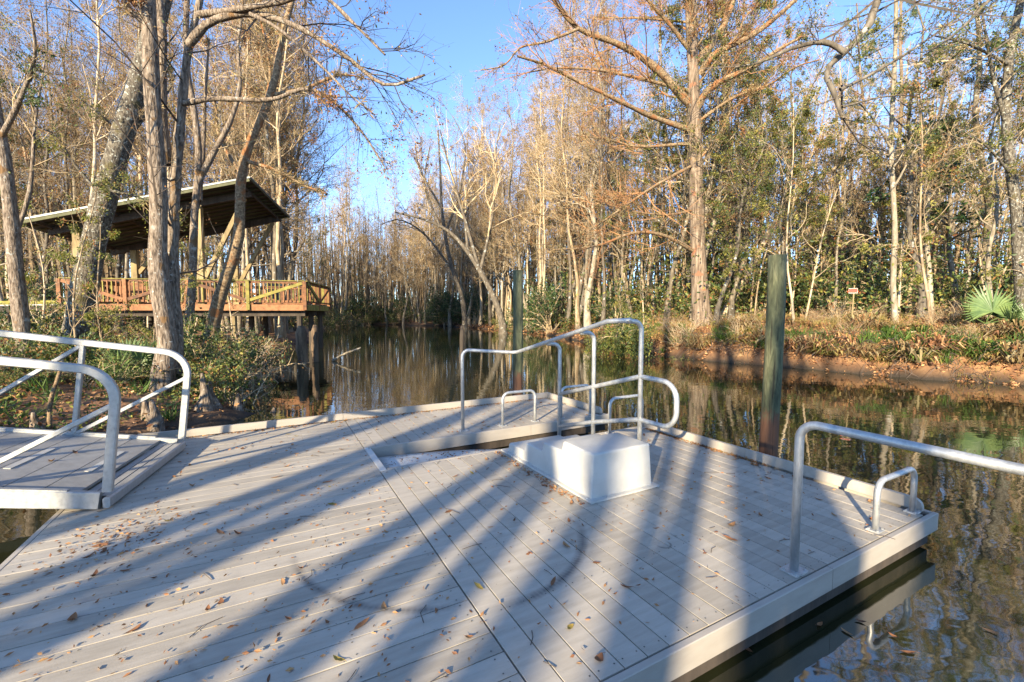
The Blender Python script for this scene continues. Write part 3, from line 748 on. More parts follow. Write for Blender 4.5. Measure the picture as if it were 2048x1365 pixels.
# boardwalk joining the pavilion from the left
walk = thing('boardwalk', 'weathered plank boardwalk with yellow lichened kerb rails leading into the pavilion', 'boardwalk', PO, PA)
wp = Geo(); wp.box(-.068, .068, 0, 1.75, -.04, 0); wp = wp.mesh('plank', [M['alu_floor']])
def wz(x): return 2.27 + .02 * (x - LX)
for k in range(72):
    x = LX - .09 - k * .145
    link('plank', wp, walk, (x, .1, wz(x) - .005))
for y in (.12, 1.83):
    g = Geo(); g.bar((LX - .05, y, wz(LX) + .10), (LX - 10.4, y, wz(LX - 10.4) + .10), .09, .09, c=.008); g.obj('kerb_rail', M['yellow_moss'], walk)
    g = Geo(); g.bar((LX - .05, y, wz(LX) - .19), (LX - 10.4, y, wz(LX - 10.4) - .19), .06, .28); g.obj('stringer', M['dark_wood'], walk)
for k in range(6):
    x = LX - .9 - k * 1.9
    for y in (.25, 1.7):
        g = Geo(); g.tubes([(x, y, -.3), (x, y, wz(x) - .05)], [.1, .1], 8); g.obj('support_post', M['dark_wood'], walk)

# ------------------------------------------------------------------ sign
D = 15.9
q = at(1706, 582, D)
SGS = .80
sg = thing('warning_sign', 'small black warning sign with orange lettering on a stake on the right bank', 'sign', (q[0], q[1], q[2]), R(-20))
gb = float(gz([[q[0], q[1]]])[0]) - q[2]
g = Geo(); g.bar((.0, .02, gb - .2), (.05, .02, .25), .045, .03, (0, 1, 0)); g.obj('stake', M['tan_wood'], sg)
sg.scale = (SGS, 1, SGS); gb = gb / SGS
g = Geo(); g.box(-.165, .165, -.012, -.006, -.11, .11); g.obj('border', M['sign_white'], sg)
g = Geo(); g.box(-.155, .155, -.016, -.0122, -.095, .10); g.obj('panel', M['black'], sg)
for txt, zc in (('PRIVATE', .045), ('PROPERTY', -.045)):
    fc = bpy.data.curves.new('lettering', 'FONT'); fc.body = txt; fc.size = .098; fc.align_x = 'CENTER'; fc.align_y = 'CENTER'; fc.extrude = .001
    fc.offset = .002; fc.space_character = .9
    fo = bpy.data.objects.new('lettering_curve', fc); COL.objects.link(fo)
    me = bpy.data.meshes.new_from_object(fo.evaluated_get(bpy.context.evaluated_depsgraph_get())); bpy.data.objects.remove(fo)
    me.materials.clear(); me.materials.append(M['orange'])
    link('lettering', me, sg, (0, -.0185, zc), (math.pi / 2, 0, 0))

# ------------------------------------------------------------------ tree building
def grow(P, Rr, rng, per, t0, t1, ang, ln, N=4, up=.05, wobble=.18, fall=.5, rf=.012, rmax=.6, tip=.25, lmin=0.0, lmax=99):
    M_, Np, _ = P.shape; K = M_ * per
    ii = np.repeat(np.arange(M_), per); t = rng.uniform(t0, t1, K); f = t * (Np - 1); i = np.minimum(f.astype(int), Np - 2); wv = (f - i)[:, None]
    a = P[ii, i]; b = P[ii, i + 1]; st = a * (1 - wv) + b * wv; tan = nrm(b - a)
    pr_ = Rr[ii, i] * (1 - wv[:, 0]) + Rr[ii, i + 1] * wv[:, 0]
    plen = np.linalg.norm(np.diff(P, axis=1), axis=2).sum(1)[ii]
    pp = nrm(np.cross(tan, rng.normal(size=(K, 3))))
    an = (ang + rng.normal(size=K) * .22)[:, None]
    d = nrm(np.cos(an) * tan + np.sin(an) * pp)
    L = np.clip(plen * ln * (1 - fall * t) * rng.uniform(.55, 1.25, K), lmin, lmax)
    Q = np.empty((K, N, 3)); Q[:, 0] = st
    for k in range(1, N):
        d = nrm(d + wobble * rng.normal(size=(K, 3)) + np.array([0, 0, up]))
        Q[:, k] = Q[:, k - 1] + d * (L / (N - 1))[:, None]
    r0 = np.minimum(pr_ * rmax, rf * L + .002)
    return Q, r0[:, None] * np.linspace(1, tip, N)[None]

def pick(P, rng, n, jit=.05, block=0):
    M_, N, _ = P.shape
    if block and M_ > block * 4:
        wt = np.repeat(rng.exponential(size=M_ // block + 1) ** 1.8, block)[:M_]; i = rng.choice(M_, n, p=wt / wt.sum())
    else:
        i = rng.integers(0, M_, n)
    f = rng.uniform(.2, 1, n) * (N - 1); k = np.minimum(f.astype(int), N - 2); wv = (f - k)[:, None]
    return P[i, k] * (1 - wv) + P[i, k + 1] * wv + rng.normal(size=(n, 3)) * jit

def tufts(g, C, r, rng, per=14, m=0, wd=.006):
    """spiky air plant clusters"""
    K = len(C) * per; c = np.repeat(C, per, 0); d = nrm(rng.normal(size=(K, 3)))
    g.leaves(c, r * rng.uniform(.6, 1.2, K), wd * 2, rng, m, D=d)

def trunk_line(h, rng, lean=.04, wig=.12, n=12):
    z = np.linspace(0, h, n); ph = rng.uniform(0, 6, 4); lx, ly = rng.normal(size=2) * lean
    x = lx * z + wig * np.sin(z * .33 + ph[0]) * z / h + wig * .4 * np.sin(z * .9 + ph[1]); y = ly * z + wig * np.sin(z * .29 + ph[2]) * z / h + wig * .4 * np.sin(z * .8 + ph[3])
    P = np.column_stack([x - x[0], y - y[0], z]); P[0, 2] = -.4
    return P

def make_tree(name, rng, trunkP, trunkR, limbs, bark, limb_bark=None, twig='twig', l1=None, l2=(7, .5), l3=(5, .5), leaf=None, leaves=(), tuft=0, loc=(0, 0, 0), k=9, lk=6, twr=1.0):
    """limbs: list of (P(N,3), R(N)) given, and l1 = dict(n, t0, t1, ang, ln, up) grown on the trunk"""
    root = link(name, None, None, loc); root.empty_display_size = .5
    gt = Geo(); gt.tubes(trunkP, trunkR, k)
    arrs = []
    for P, r in limbs:
        gt.tubes(P, r, lk, 1); arrs.append((spline(P, 8), np.interp(np.linspace(0, 1, 8), np.linspace(0, 1, len(r)), r)))
    if l1:
        Q, q = grow(trunkP[None], trunkR[None], rng, l1['n'], l1['t0'], l1.get('t1', .98), l1['ang'], l1['ln'], 8, l1.get('up', .1), l1.get('wob', .16), l1.get('fall', .5), l1.get('rf', .012), .5)
        gt.tubes(Q, q, 5, 1)
        for a, b in zip(Q, q): arrs.append((a, b))
    gt.obj('trunk', [M[bark], M[limb_bark or bark]], root, True)
    A = np.array([a for a, b in arrs]); B = np.array([b for a, b in arrs])
    gc = Geo()
    P2_, R2_ = grow(A, B, rng, l2[0], .2, 1, .75, l2[1], 5, .06, .22, .45, .010 * twr, .6)
    gc.tubes(P2_, R2_, 3, 0)
    P3_, R3_ = grow(P2_, R2_, rng, l3[0], .2, 1, .7, l3[1], 3, .04, .2, .4, .009 * twr, .7)
    gc.tubes(P3_, R3_, 3, 0)
    mats = [M[twig]]
    for (mt, n, L, W, droop) in leaves:
        mats.append(M[mt]); C = pick(P3_, rng, n, .06, l3[0])
        gc.leaves(C, L * rng.uniform(.6, 1.3, n), W * rng.uniform(.6, 1.3, n), rng, len(mats) - 1, droop)
    if tuft:
        mats.append(M['airplant']); C = pick(A, rng, tuft, .04); tufts(gc, C, .20, rng, 16, len(mats) - 1, .011)
    gc.obj('crown', mats, root)
    return root

def rad(r0, r1, n, flare=1.6, fl=2):
    r = r0 + (r1 - r0) * np.linspace(0, 1, n) ** .9
    r[0] *= flare; 
    if n > 2: r[1] *= 1 + (flare - 1) * .25
    return r

protos = {'bare_tree': [], 'spreading_tree': [], 'evergreen_tree': [], 'sapling': [], 'pine_tree': []}
for k in range(4):
    rng = np.random.default_rng(100 + k); h = 19 + 2 * k
    tp = trunk_line(h, rng, .025, .25, 13)
    protos['bare_tree'].append(make_tree('bare_tree', rng, tp, rad(.135, .025, 13, 1.9), [], ('pale_bark', 'grey_bark', 'pale_bark', 'dark_bark')[k], None, 'twig',
        dict(n=22, t0=.38, ang=.75, ln=.24, up=.14, rf=.011), (12, .5), (10, .55), leaves=(('pink_bud', 2200, .10, .06, .2), ('rust_leaf', 350, .10, .07, .5), ('olive_leaf', 200, .10, .06, .3)), k=8, twr=1.25))
for k in range(3):
    rng = np.random.default_rng(200 + k); h = 17 + 2 * k
    tp = trunk_line(h, rng, .06, .55, 13)
    protos['spreading_tree'].append(make_tree('spreading_tree', rng, tp, rad(.17, .025, 13, 1.9), [], ('grey_bark', 'dark_bark', 'grey_bark')[k], None, 'twig',
        dict(n=20, t0=.25, ang=.9, ln=.36, up=.12, wob=.25, rf=.012), (12, .5), (10, .5), leaves=(('rust_leaf', 1600, .09, .06, .5), ('pink_bud', 1500, .09, .05, .2), ('olive_leaf', 600, .08, .05, .3)), tuft=40, k=8, twr=1.2))
for k in range(3):
    rng = np.random.default_rng(300 + k); h = 14 + 2.5 * k
    tp = trunk_line(h, rng, .06, .5, 13)
    protos['evergreen_tree'].append(make_tree('evergreen_tree', rng, tp, rad(.14, .025, 13, 1.8), [], 'grey_bark' if k else 'dark_bark', None, 'dark_twig',
        dict(n=22, t0=.22, ang=1.0, ln=.30, up=.08, wob=.22), (10, .5), (8, .5), leaves=(('olive_leaf', 6500, .10, .06, .3), ('green_leaf', 3000, .10, .06, .3), ('lime_leaf', 1500, .10, .06, .3), ('rust_leaf', 900, .10, .06, .4)), tuft=20, k=8))
for k in range(3):
    rng = np.random.default_rng(400 + k); h = 6 + 2 * k
    tp = trunk_line(h, rng, .10, .3, 9)
    protos['sapling'].append(make_tree('sapling', rng, tp, rad(.05, .012, 9, 1.3), [], 'pale_bark', None, 'twig',
        dict(n=14, t0=.2, ang=.8, ln=.30, up=.1, wob=.22), (6, .5), (4, .5), leaves=((('lime_leaf', 'olive_leaf', 'green_leaf')[k], 1700, .09, .05, .3), ('rust_leaf', 220, .09, .05, .4)), k=6))
for k in range(2):
    rng = np.random.default_rng(500 + k); h = 24 + 2 * k
    tp = trunk_line(h, rng, .02, .2, 13)
    protos['pine_tree'].append(make_tree('pine_tree', rng, tp, rad(.22, .05, 13, 1.4), [], 'cypress_bark', None, 'twig',
        dict(n=24, t0=.55, ang=1.15, ln=.17, up=.12), (6, .45), (5, .45), leaves=(('pine_needle', 6500, .22, .03, .1),), k=8))

protos['pole_tree'] = []
for k in range(3):
    rng = np.random.default_rng(700 + k); h = 10.5 + k
    tp = trunk_line(h, rng, .03, .2, 11)
    protos['pole_tree'].append(make_tree('bare_tree', rng, tp, rad(.17, .07, 11, 1.4), [], 'pale_bark', None, 'twig',
        dict(n=10, t0=.4, ang=.6, ln=.22, up=.2, rf=.012), (4, .5), (2, .5), leaves=(('rust_leaf', 40, .10, .07, .5),), k=8))
# hand placed trees ---------------------------------------------------------------------------
def path(pts, D0, D1=None, n=None):
    D1 = D0 if D1 is None else D1
    m = len(pts); Q = [at(x, y, D0 + (D1 - D0) * i / max(m - 1, 1)) for i, (x, y) in enumerate(pts)]
    return spline(Q, n or max(6, 3 * m))
def big_tree(name, label, cat, tpts, D, r0, r1, limbs, bark, seed, limb_bark=None, flare=1.5, lr=None, k=14, ztop=0.0, **kw):
    rng = np.random.default_rng(seed)
    base = at(*tpts[0], D); g0 = float(gz([[base[0], base[1]]])[0])
    tp = path(tpts, D, n=18)
    off = np.array([base[0], base[1], 0.0])
    tp = np.vstack([[base[0], base[1], g0 - .3], tp]) if tp[0, 2] > g0 + .15 else tp
    tp[0, 2] = g0 - .3
    n = len(tp); tr = rad(r0, r1, n, flare) * (1 + .05 * np.sin(np.arange(n) * 1.9 + seed))
    Ls = []
    for item in limbs:
        pts, Da, Db, ra = item
        P = path(pts, Da, Db); r_a, r_b = ra if isinstance(ra, tuple) else (ra, ra * .28)
        Ls.append((P - off, np.linspace(r_a, r_b, len(P)) * (1 + .10 * np.sin(np.arange(len(P)) * 2.1 + seed))))
    o = make_tree(name, rng, tp - off, tr, Ls, bark, limb_bark, loc=tuple(off), k=k, lk=8, **kw)
    return tag(o, label, cat)

# left bank, in front of the pavilion
big_tree('lichen_tree', 'thick twin trunked tree with flaking lichened bark standing before the pavilion', 'tree',
    [(322, 800), (328, 730), (336, 680), (324, 610), (315, 520), (318, 420), (312, 300), (304, 180), (300, 80), (294, -40), (285, -240)], 8.2, .172, .10,
    [([(345, 760), (352, 690), (346, 600), (344, 500), (348, 400), (356, 300), (366, 190), (378, 90), (398, 10), (420, -120)], 8.45, 8.9, .14),
     ([(330, 330), (322, 200), (325, 80), (318, -40), (330, -200)], 8.6, 9.0, .11),
     ([(376, 92), (420, 45), (500, 28), (590, 52), (690, 112), (770, 170), (850, 150)], 8.6, 8.0, .075),
     ([(395, 30), (470, 20), (560, 5), (640, -10), (720, 60), (770, 110)], 8.6, 7.4, .06),
     ([(364, 208), (430, 198), (540, 200), (612, 178), (668, 205), (722, 262), (770, 335)], 8.7, 8.9, .055),
     ([(500, 28), (560, 60), (640, 130), (700, 190), (750, 230)], 8.2, 7.6, .035),
     ([(300, 60), (260, 20), (230, -40)], 8.2, 7.8, .05)], 'rough_bark', 31, flare=1.35,
    l2=(13, .42), l3=(10, .5), twig='dark_twig', leaves=(('rust_leaf', 1900, .05, .03, .4), ('pink_bud', 1100, .045, .025, .2), ('green_leaf', 160, .07, .03, .4)), tuft=26, twr=.8)
big_tree('leaning_tree', 'dark lichen spotted tree leaning right across the pavilion roof', 'tree',
    [(150, 690), (160, 620), (176, 540), (196, 450), (222, 350), (248, 260), (272, 180), (300, 90), (330, -20), (360, -140)], 10.6, .28, .17,
    [([(235, 300), (280, 240), (330, 190), (350, 150)], 10.6, 11, .09), ([(210, 400), (150, 330), (110, 270), (60, 250)], 10.5, 9.8, .04), ([(215, 380), (290, 400), (340, 450)], 10.4, 9.8, .03),
     ([(245, 270), (200, 230), (150, 190)], 10.6, 10.2, .03)],
    'lichen_bark', 32, flare=1.3, l2=(9, .5), l3=(9, .5), leaves=(('lime_leaf', 1700, .05, .025, .3),), tuft=20, twr=.8)
big_tree('edge_tree', 'tree with tan and grey bark at the left edge beside the boardwalk', 'tree',
    [(52, 720), (40, 620), (30, 520), (22, 430), (10, 330), (-6, 240), (-30, 120), (-60, -60)], 9.6, .145, .09,
    [([(28, 480), (60, 380), (70, 250), (90, 120)], 10.0, 10.6, .05), ([(0, 280), (40, 200), (70, 110), (60, 20)], 9.6, 9.0, .06)], 'rough_bark', 33,
    l2=(8, .5), l3=(6, .5), leaves=(('green_leaf', 700, .07, .03, .4), ('lime_leaf', 500, .05, .025, .3)), tuft=8, twr=.8)
big_tree('forked_tree', 'slim tan forked tree standing between the thick twin trunk and the knee brace', 'tree',
    [(372, 700), (380, 620), (386, 540), (388, 450), (394, 370), (398, 310), (388, 220), (374, 140), (372, 40), (380, -80)], 12.6, .12, .06,
    [([(394, 370), (425, 310), (462, 240), (480, 170), (476, 90), (490, 0)], 12.6, 13, .09), ([(398, 400), (406, 300), (410, 200), (418, 80)], 12.9, 13.2, .08)], 'rough_bark', 34,
    l2=(8, .4), l3=(6, .5), leaves=(('rust_leaf', 500, .07, .04, .4), ('lime_leaf', 400, .05, .025, .3)), tuft=16, twr=.8)
big_tree('airplant_tree', 'curving tree shaggy with air plants in front of the pavilion roof', 'tree',
    [(420, 690), (432, 620), (456, 545), (478, 470), (480, 390), (486, 330), (506, 270), (532, 215), (552, 150), (562, 80), (582, 10), (600, -90)], 13.2, .2, .06,
    [([(490, 322), (550, 340), (610, 372), (655, 388)], 13.2, 12.4, .06), ([(545, 190), (610, 178), (680, 150), (740, 160)], 13.2, 13.8, .06), ([(520, 240), (540, 160), (530, 80), (510, 0)], 13.3, 13.8, .06),
     ([(484, 350), (440, 280), (430, 210), (400, 150)], 13.4, 14, .06)], 'fern_limb', 35, flare=1.3,
    l2=(9, .45), l3=(7, .5), leaves=(('pink_bud', 700, .06, .04, .3), ('rust_leaf', 500, .06, .04, .4)), tuft=110, twr=.8)
# big cypress on the right bank
CD = 20.5
cy = big_tree('cypress_tree', 'large straight cypress with sunlit spreading limbs on the right bank', 'tree',
    [(1408, 672), (1404, 640), (1400, 590), (1397, 520), (1394, 440), (1392, 340), (1389, 240), (1386, 140), (1382, 40), (1378, -80), (1374, -260)], CD, .385, .16,
    [([(1380, 210), (1312, 137), (1244, 92), (1158, 58), (1107, 0), (1070, -60)], CD, 17.5, .19), ([(1158, 58), (1092, 84), (1040, 96), (1010, 130), (962, 141)], 18.3, 17.2, .06),
     ([(1384, 262), (1300, 232), (1244, 205), (1158, 164), (1090, 130), (1035, 113)], CD, 16.8, .13), ([(1378, 182), (1278, 157), (1193, 140), (1107, 137), (1050, 147)], CD, 18.5, .09),
     ([(1384, 287), (1278, 294), (1220, 280), (1150, 270)], CD, 19, .08), ([(1378, 100), (1340, 50), (1295, 0), (1250, -60)], CD, 19, .10), ([(1382, 46), (1300, 38), (1185, 35)], CD, 21.5, .06),
     ([(1392, 225), (1412, 185), (1452, 158), (1502, 137), (1553, 102), (1610, 70)], CD, 18, .17), ([(1394, 125), (1430, 80), (1450, 45), (1472, -10), (1500, -80)], CD, 21, .19),
     ([(1400, 150), (1430, 108), (1512, 66), (1594, -2), (1650, -60)], CD, 18.5, .16), ([(1394, 245), (1468, 195), (1536, 171), (1590, 135), (1640, 120)], CD, 17, .08),
     ([(1398, 320), (1440, 268), (1462, 222), (1500, 190)], CD, 19, .07), ([(1392, 505), (1330, 472), (1268, 466), (1195, 492), (1110, 500)], CD, 17.2, .10),
     ([(1388, 330), (1310, 372), (1240, 420), (1165, 470)], CD, 17.4, .08), ([(1392, 420), (1330, 430), (1250, 420), (1180, 395)], CD, 18.4, .05), ([(1398, 450), (1450, 430), (1520, 440)], CD, 19.4, .05)],
    'cypress_bark', 36, 'fern_limb', 1.55, l1=dict(n=16, t0=.45, ang=.8, ln=.32, up=.10, wob=.2), l2=(15, .42), l3=(12, .5), twig='rust_twig', leaves=(('pink_bud', 3000, .09, .028, .9), ('airplant', 5200, .11, .035, .0), ('rust_leaf', 3600, .09, .05, .3)), tuft=420)
# other named trees of the right bank
big_tree('white_tree', 'straight pale trunk just right of the large cypress', 'tree',
    [(1455, 640), (1456, 520), (1455, 400), (1452, 250), (1450, 100), (1448, -80)], 27, .3, .14, [([(1452, 200), (1480, 120), (1520, 60)], 27, 26, .08), ([(1452, 120), (1430, 40), (1400, -40)], 27, 28, .08)], 'grey_bark', 41,
    l1=dict(n=12, t0=.5, ang=.8, ln=.2, up=.1), l2=(7, .5), l3=(6, .5), leaves=(('rust_leaf', 600, .1, .06, .3), ('olive_leaf', 800, .1, .06, .3)))
big_tree('arching_tree', 'crooked tree bending to the right behind the tall mooring pile', 'tree',
    [(1432, 652), (1465, 600), (1500, 540), (1530, 480), (1565, 425), (1615, 375), (1690, 325), (1760, 305)], 22.5, .2, .05,
    [([(1530, 480), (1590, 470), (1650, 440)], 22.5, 21, .05), ([(1600, 390), (1620, 320), (1650, 250)], 22.5, 22, .05)], 'pale_bark', 42, l2=(9, .5), l3=(7, .5),
    leaves=(('olive_leaf', 1500, .09, .05, .3), ('rust_leaf', 500, .08, .05, .3)), tuft=10)
big_tree('slender_tree', 'slender sunlit trunk rooted at the water edge beside tangled grey branches', 'tree',
    [(1794, 706), (1790, 640), (1786, 560), (1790, 470), (1786, 380), (1782, 280), (1788, 160), (1792, 40), (1790, -100)], 15.8, .10, .05,
    [([(1786, 380), (1830, 300), (1870, 240)], 15.8, 15, .04), ([(1784, 300), (1740, 230), (1700, 190)], 15.8, 15, .04)], 'grey_bark', 43, l1=dict(n=10, t0=.45, ang=1.0, ln=.22, up=.05), l2=(8, .5), l3=(7, .5),
    leaves=(('olive_leaf', 1500, .08, .045, .3), ('green_leaf', 700, .08, .045, .3)))
big_tree('spotted_tree', 'pale lichen spotted trunk at the right edge behind the fan palm', 'tree',
    [(2052, 660), (2040, 560), (2034, 440), (2022, 340), (2012, 230), (2020, 110), (2042, 0), (2060, -120)], 14.2, .17, .08,
    [([(2014, 250), (1990, 170), (1975, 90), (1960, 0)], 14.2, 13.6, .07), ([(2024, 350), (1970, 290), (1920, 260)], 14.2, 13, .04), ([(2018, 130), (1940, 90), (1860, 70)], 14.2, 12.6, .05)], 'lichen_bark', 44,
    l1=dict(n=8, t0=.5, ang=1.0, ln=.25, up=.05), l2=(9, .5), l3=(7, .5), leaves=(('green_leaf', 2600, .075, .04, .3), ('olive_leaf', 1500, .075, .04, .3), ('lime_leaf', 200, .075, .04, .3)))
big_tree('magnolia_tree', 'evergreen with large glossy dark leaves on the right bank', 'tree',
    [(1862, 620), (1858, 540), (1852, 460), (1856, 380), (1850, 300), (1842, 220)], 17.5, .1, .04, [([(1854, 480), (1890, 430), (1930, 400)], 17.5, 16.5, .03), ([(1854, 440), (1810, 400), (1780, 390)], 17.5, 16.8, .03), ([(1852, 350), (1900, 340), (1920, 360)], 17.5, 16.2, .03), ([(1850, 330), (1880, 300), (1900, 250)], 17.5, 17, .03)],
    'grey_bark', 45, l1=dict(n=10, t0=.15, ang=1.1, ln=.3, up=.05), l2=(6, .5), l3=(5, .45), leaves=(('glossy_leaf', 1500, .20, .085, .4), ('green_leaf', 300, .18, .08, .4)))
big_tree('overhanging_tree', 'dark tree off to the right whose crooked broken limb hangs into view at the top', 'tree',
    [(2520, 760), (2515, 500), (2500, 250), (2470, 0), (2430, -220), (2400, -420)], 11.6, .26, .16,
    [([(2430, -200), (2240, -215), (2090, -180), (1960, -120), (1840, -70), (1762, -10), (1738, 50), (1700, 95), (1652, 140), (1662, 170), (1674, 205), (1686, 238)], 11.6, 10.5, (.20, .045)),
     ([(1690, 105), (1650, 85), (1590, 95), (1520, 125), (1470, 135)], 10.6, 10.9, .07), ([(1680, 180), (1740, 150), (1840, 90), (1960, 0)], 10.5, 10.4, .04), ([(1684, 215), (1760, 195), (1830, 190)], 10.5, 10.8, .03),
     ([(2240, -215), (2120, -110), (2000, -20), (1920, 60), (1850, 110)], 11.6, 11, .07), ([(2460, -40), (2300, -30), (2120, 20), (1990, 100), (1930, 150)], 11.6, 11, .05), ([(2430, -220), (2200, -190), (1950, -80), (1700, -60), (1500, -60)], 11.6, 10.2, .09)],
    'dark_bark', 46, l2=(9, .42), l3=(7, .5), twig='dark_twig', leaves=(('green_leaf', 1300, .06, .032, .3), ('olive_leaf', 1300, .06, .032, .3), ('rust_leaf', 500, .06, .032, .3)), tuft=14, twr=.9)
big_tree('water_oak', 'grey trunked oak with dense small leaves near the right edge', 'tree',
    [(1972, 640), (1968, 540), (1978, 430), (1965, 330), (1950, 230), (1960, 120), (1950, -20)], 18.5, .16, .06, [([(1972, 420), (1930, 340), (1900, 270)], 18.5, 17.6, .05), ([(1960, 260), (2010, 190), (2040, 120)], 18.5, 18, .05)], 'grey_bark', 47,
    l1=dict(n=14, t0=.35, ang=1.0, ln=.26, up=.05), l2=(8, .5), l3=(7, .5), leaves=(('green_leaf', 2200, .08, .045, .3), ('olive_leaf', 2600, .08, .045, .3)))
# leaning trees of the middle bank
big_tree('bowed_tree', 'pale tree bowing left over the channel beyond the far mooring pile', 'tree',
    [(1006, 652), (994, 610), (968, 556), (936, 505), (900, 465), (850, 440), (790, 425)], 40, .34, .07, [([(960, 545), (930, 440), (900, 340), (880, 260)], 40, 40, .18), ([(936, 505), (930, 400), (960, 300)], 40, 41, .14), ([(880, 455), (850, 370), (860, 290)], 40, 40, .12), ([(960, 545), (985, 430), (990, 320), (1000, 250)], 40, 42, .16)], 'dark_bark', 51,
    l2=(10, .5), l3=(8, .5), leaves=(('rust_leaf', 700, .13, .08, .3), ('pink_bud', 600, .13, .08, .3)), twr=1.6)
big_tree('gap_tree', 'bare many stemmed tree rising left of the bowed one at the sky gap', 'tree',
    [(930, 655), (925, 600), (900, 520), (885, 430), (880, 330), (876, 260)], 52, .34, .08, [([(905, 540), (850, 470), (800, 440), (760, 450)], 52, 52, .16), ([(890, 470), (920, 380), (930, 290), (905, 232)], 52, 52, .16), ([(885, 420), (840, 340), (830, 280)], 52, 52, .14)], 'dark_bark', 52,
    l2=(10, .5), l3=(8, .5), leaves=(('rust_leaf', 500, .15, .09, .3), ('pink_bud', 500, .15, .09, .3)), twr=1.9)

# logs, snags, stumps
def log(label, pts, D0, D1, r, bark, name='fallen_log', cat='log'):
    P = path(pts, D0, D1); c = P[0].copy(); n = len(P)
    g = Geo(); g.tubes(P - c, np.linspace(r, r * .6, n) * (1 + .1 * np.sin(np.arange(n) * 1.7)), 9, cap=True)
    rng = np.random.default_rng(int(pts[0][0]))
    Q, q = grow(spline(P - c, 6)[None], np.full((1, 6), r), rng, 6, .1, .95, .9, .22, 4, .1, .2, .2, .012, .4); g.tubes(Q, q, 5)
    o = g.obj(name, M[bark], None, True); o.location = c; return tag(o, label, cat)
log('dark log leaning down to the right behind the tall mooring pile', [(1548, 512), (1600, 536), (1660, 566), (1712, 592)], 22, 23.5, .16, 'grey_bark', 'leaning_log')
log('thin pale fallen stem below the dark leaning log', [(1590, 555), (1640, 580), (1690, 606)], 21.5, 22.5, .06, 'pale_bark')
log('bare branch sticking out of the channel water left of the slim old post', [(664, 722), (690, 708), (722, 696)], 17.2, 17.6, .055, 'grey_bark', 'water_snag', 'branch')
log('bent grey branch arching from the right bank down to the water', [(1812, 668), (1850, 662), (1880, 690), (1900, 730), (1908, 752)], 14.4, 13.5, .035, 'pale_bark', 'fallen_branch', 'branch')
log('long dead branch lying along the right bank edge under the slender trunk', [(1690, 735), (1740, 706), (1800, 692), (1830, 710), (1850, 745)], 14.6, 13.8, .035, 'grey_bark', 'fallen_branch', 'branch')

# ------------------------------------------------------------------ forest individuals
used = []
def place(kind, x, y, sc, rz, label, group, rng, variant=None):
    pr_ = protos[kind]; src = pr_[rng.integers(len(pr_))] if variant is None else pr_[variant]
    if src.get('placed'):
        o = copy_tree(src)
    else:
        o = src; src['placed'] = 1
    z = float(gz([[x, y]])[0])
    o.location = (x, y, z); o.rotation_euler = (rng.normal() * .035, rng.normal() * .035, rz); o.scale = (sc, sc, sc * rng.uniform(.92, 1.08))
    tag(o, label, 'tree', group); used.append((x, y))
    return o
LAB = {('bare_tree', 0): ('slim pale bare tree in the packed stand behind the pavilion', 'slim bare trees behind the pavilion'),
       ('bare_tree', 1): ('slim pale bare tree on the far middle bank beyond the channel', 'slim bare trees of the middle bank'),
       ('bare_tree', 2): ('slim pale bare tree in the woods of the right bank', 'slim bare trees of the right bank'),
       ('spreading_tree', 0): ('grey bare tree with spreading limbs behind the pavilion', 'spreading bare trees behind the pavilion'),
       ('spreading_tree', 1): ('grey bare tree with spreading limbs on the far middle bank', 'spreading bare trees of the middle bank'),
       ('spreading_tree', 2): ('grey bare tree with spreading limbs in the right bank woods', 'spreading bare trees of the right bank'),
       ('evergreen_tree', 0): ('small leaved evergreen tree among the bare trunks behind the pavilion', 'evergreens behind the pavilion'),
       ('evergreen_tree', 1): ('small leaved evergreen tree among bare trunks on the far middle bank', 'evergreens of the middle bank'),
       ('evergreen_tree', 2): ('small leaved evergreen tree filling the right bank woods', 'evergreens of the right bank'),
       ('sapling', 0): ('thin leafy sapling among the trunks behind the pavilion', 'saplings behind the pavilion'),
       ('sapling', 1): ('thin leafy sapling on the far middle bank', 'saplings of the middle bank'),
       ('sapling', 2): ('thin leafy sapling in the undergrowth of the right bank', 'saplings of the right bank'),
       ('pine_tree', 2): ('tall pine with a yellow green crown deep in the right bank woods', 'pines of the right bank'),
       ('pine_tree', 1): ('tall pine standing deep behind the middle bank', 'pines of the middle bank')}
def shore_dist(px):
    xs = [-300, 0, 300, 480, 560, 640, 700, 760, 850, 940, 1040, 1100, 1200, 1330, 1400, 1550, 1700, 1850, 2048, 2300, 2700]
    ds = [17, 20, 25, 27, 27, 46, 66, 71, 66, 57, 43, 36, 26, 19.5, 17.6, 16, 14, 13, 11.8, 10.5, 8.5]
    return float(np.interp(px, xs, ds))
rng = np.random.default_rng(5)
def scatter(n, p0, p1, near, spread, kinds, zone, hs=(.85, 1.15), mind=.9, clear=()):
    done = 0; tries = 0
    while done < n and tries < n * 60:
        tries += 1
        px = rng.uniform(p0, p1); d0 = shore_dist(px); d = d0 + near + spread * rng.random() ** 1.35
        if any(abs(px - c) < cw and d < cd_ for c, cw, cd_ in clear): continue
        x = (px - 1024) / 880 * d; y = d
        if sdist([[x, y]])[0] < .6 or (zone == 0 and 250 < px < 640 and 37 < d < 62): continue
        if any((x - a) ** 2 + (y - b) ** 2 < (mind * (.6 + d / 40)) ** 2 for a, b in used[-400:]): continue
        kind = kinds[rng.integers(len(kinds))]
        lab = LAB[(kind, zone)]
        o = place(kind, x, y, rng.uniform(*hs), rng.uniform(0, 6.28), lab[0], lab[1], rng); done += 1
        if kind == 'sapling': o['category'] = 'sapling'
B_, SP, EV, SA, PI = 'bare_tree', 'spreading_tree', 'evergreen_tree', 'sapling', 'pine_tree'
scatter(12, 560, 705, .3, 9, [B_, B_, SP], 0, (1.1, 1.35), .5)
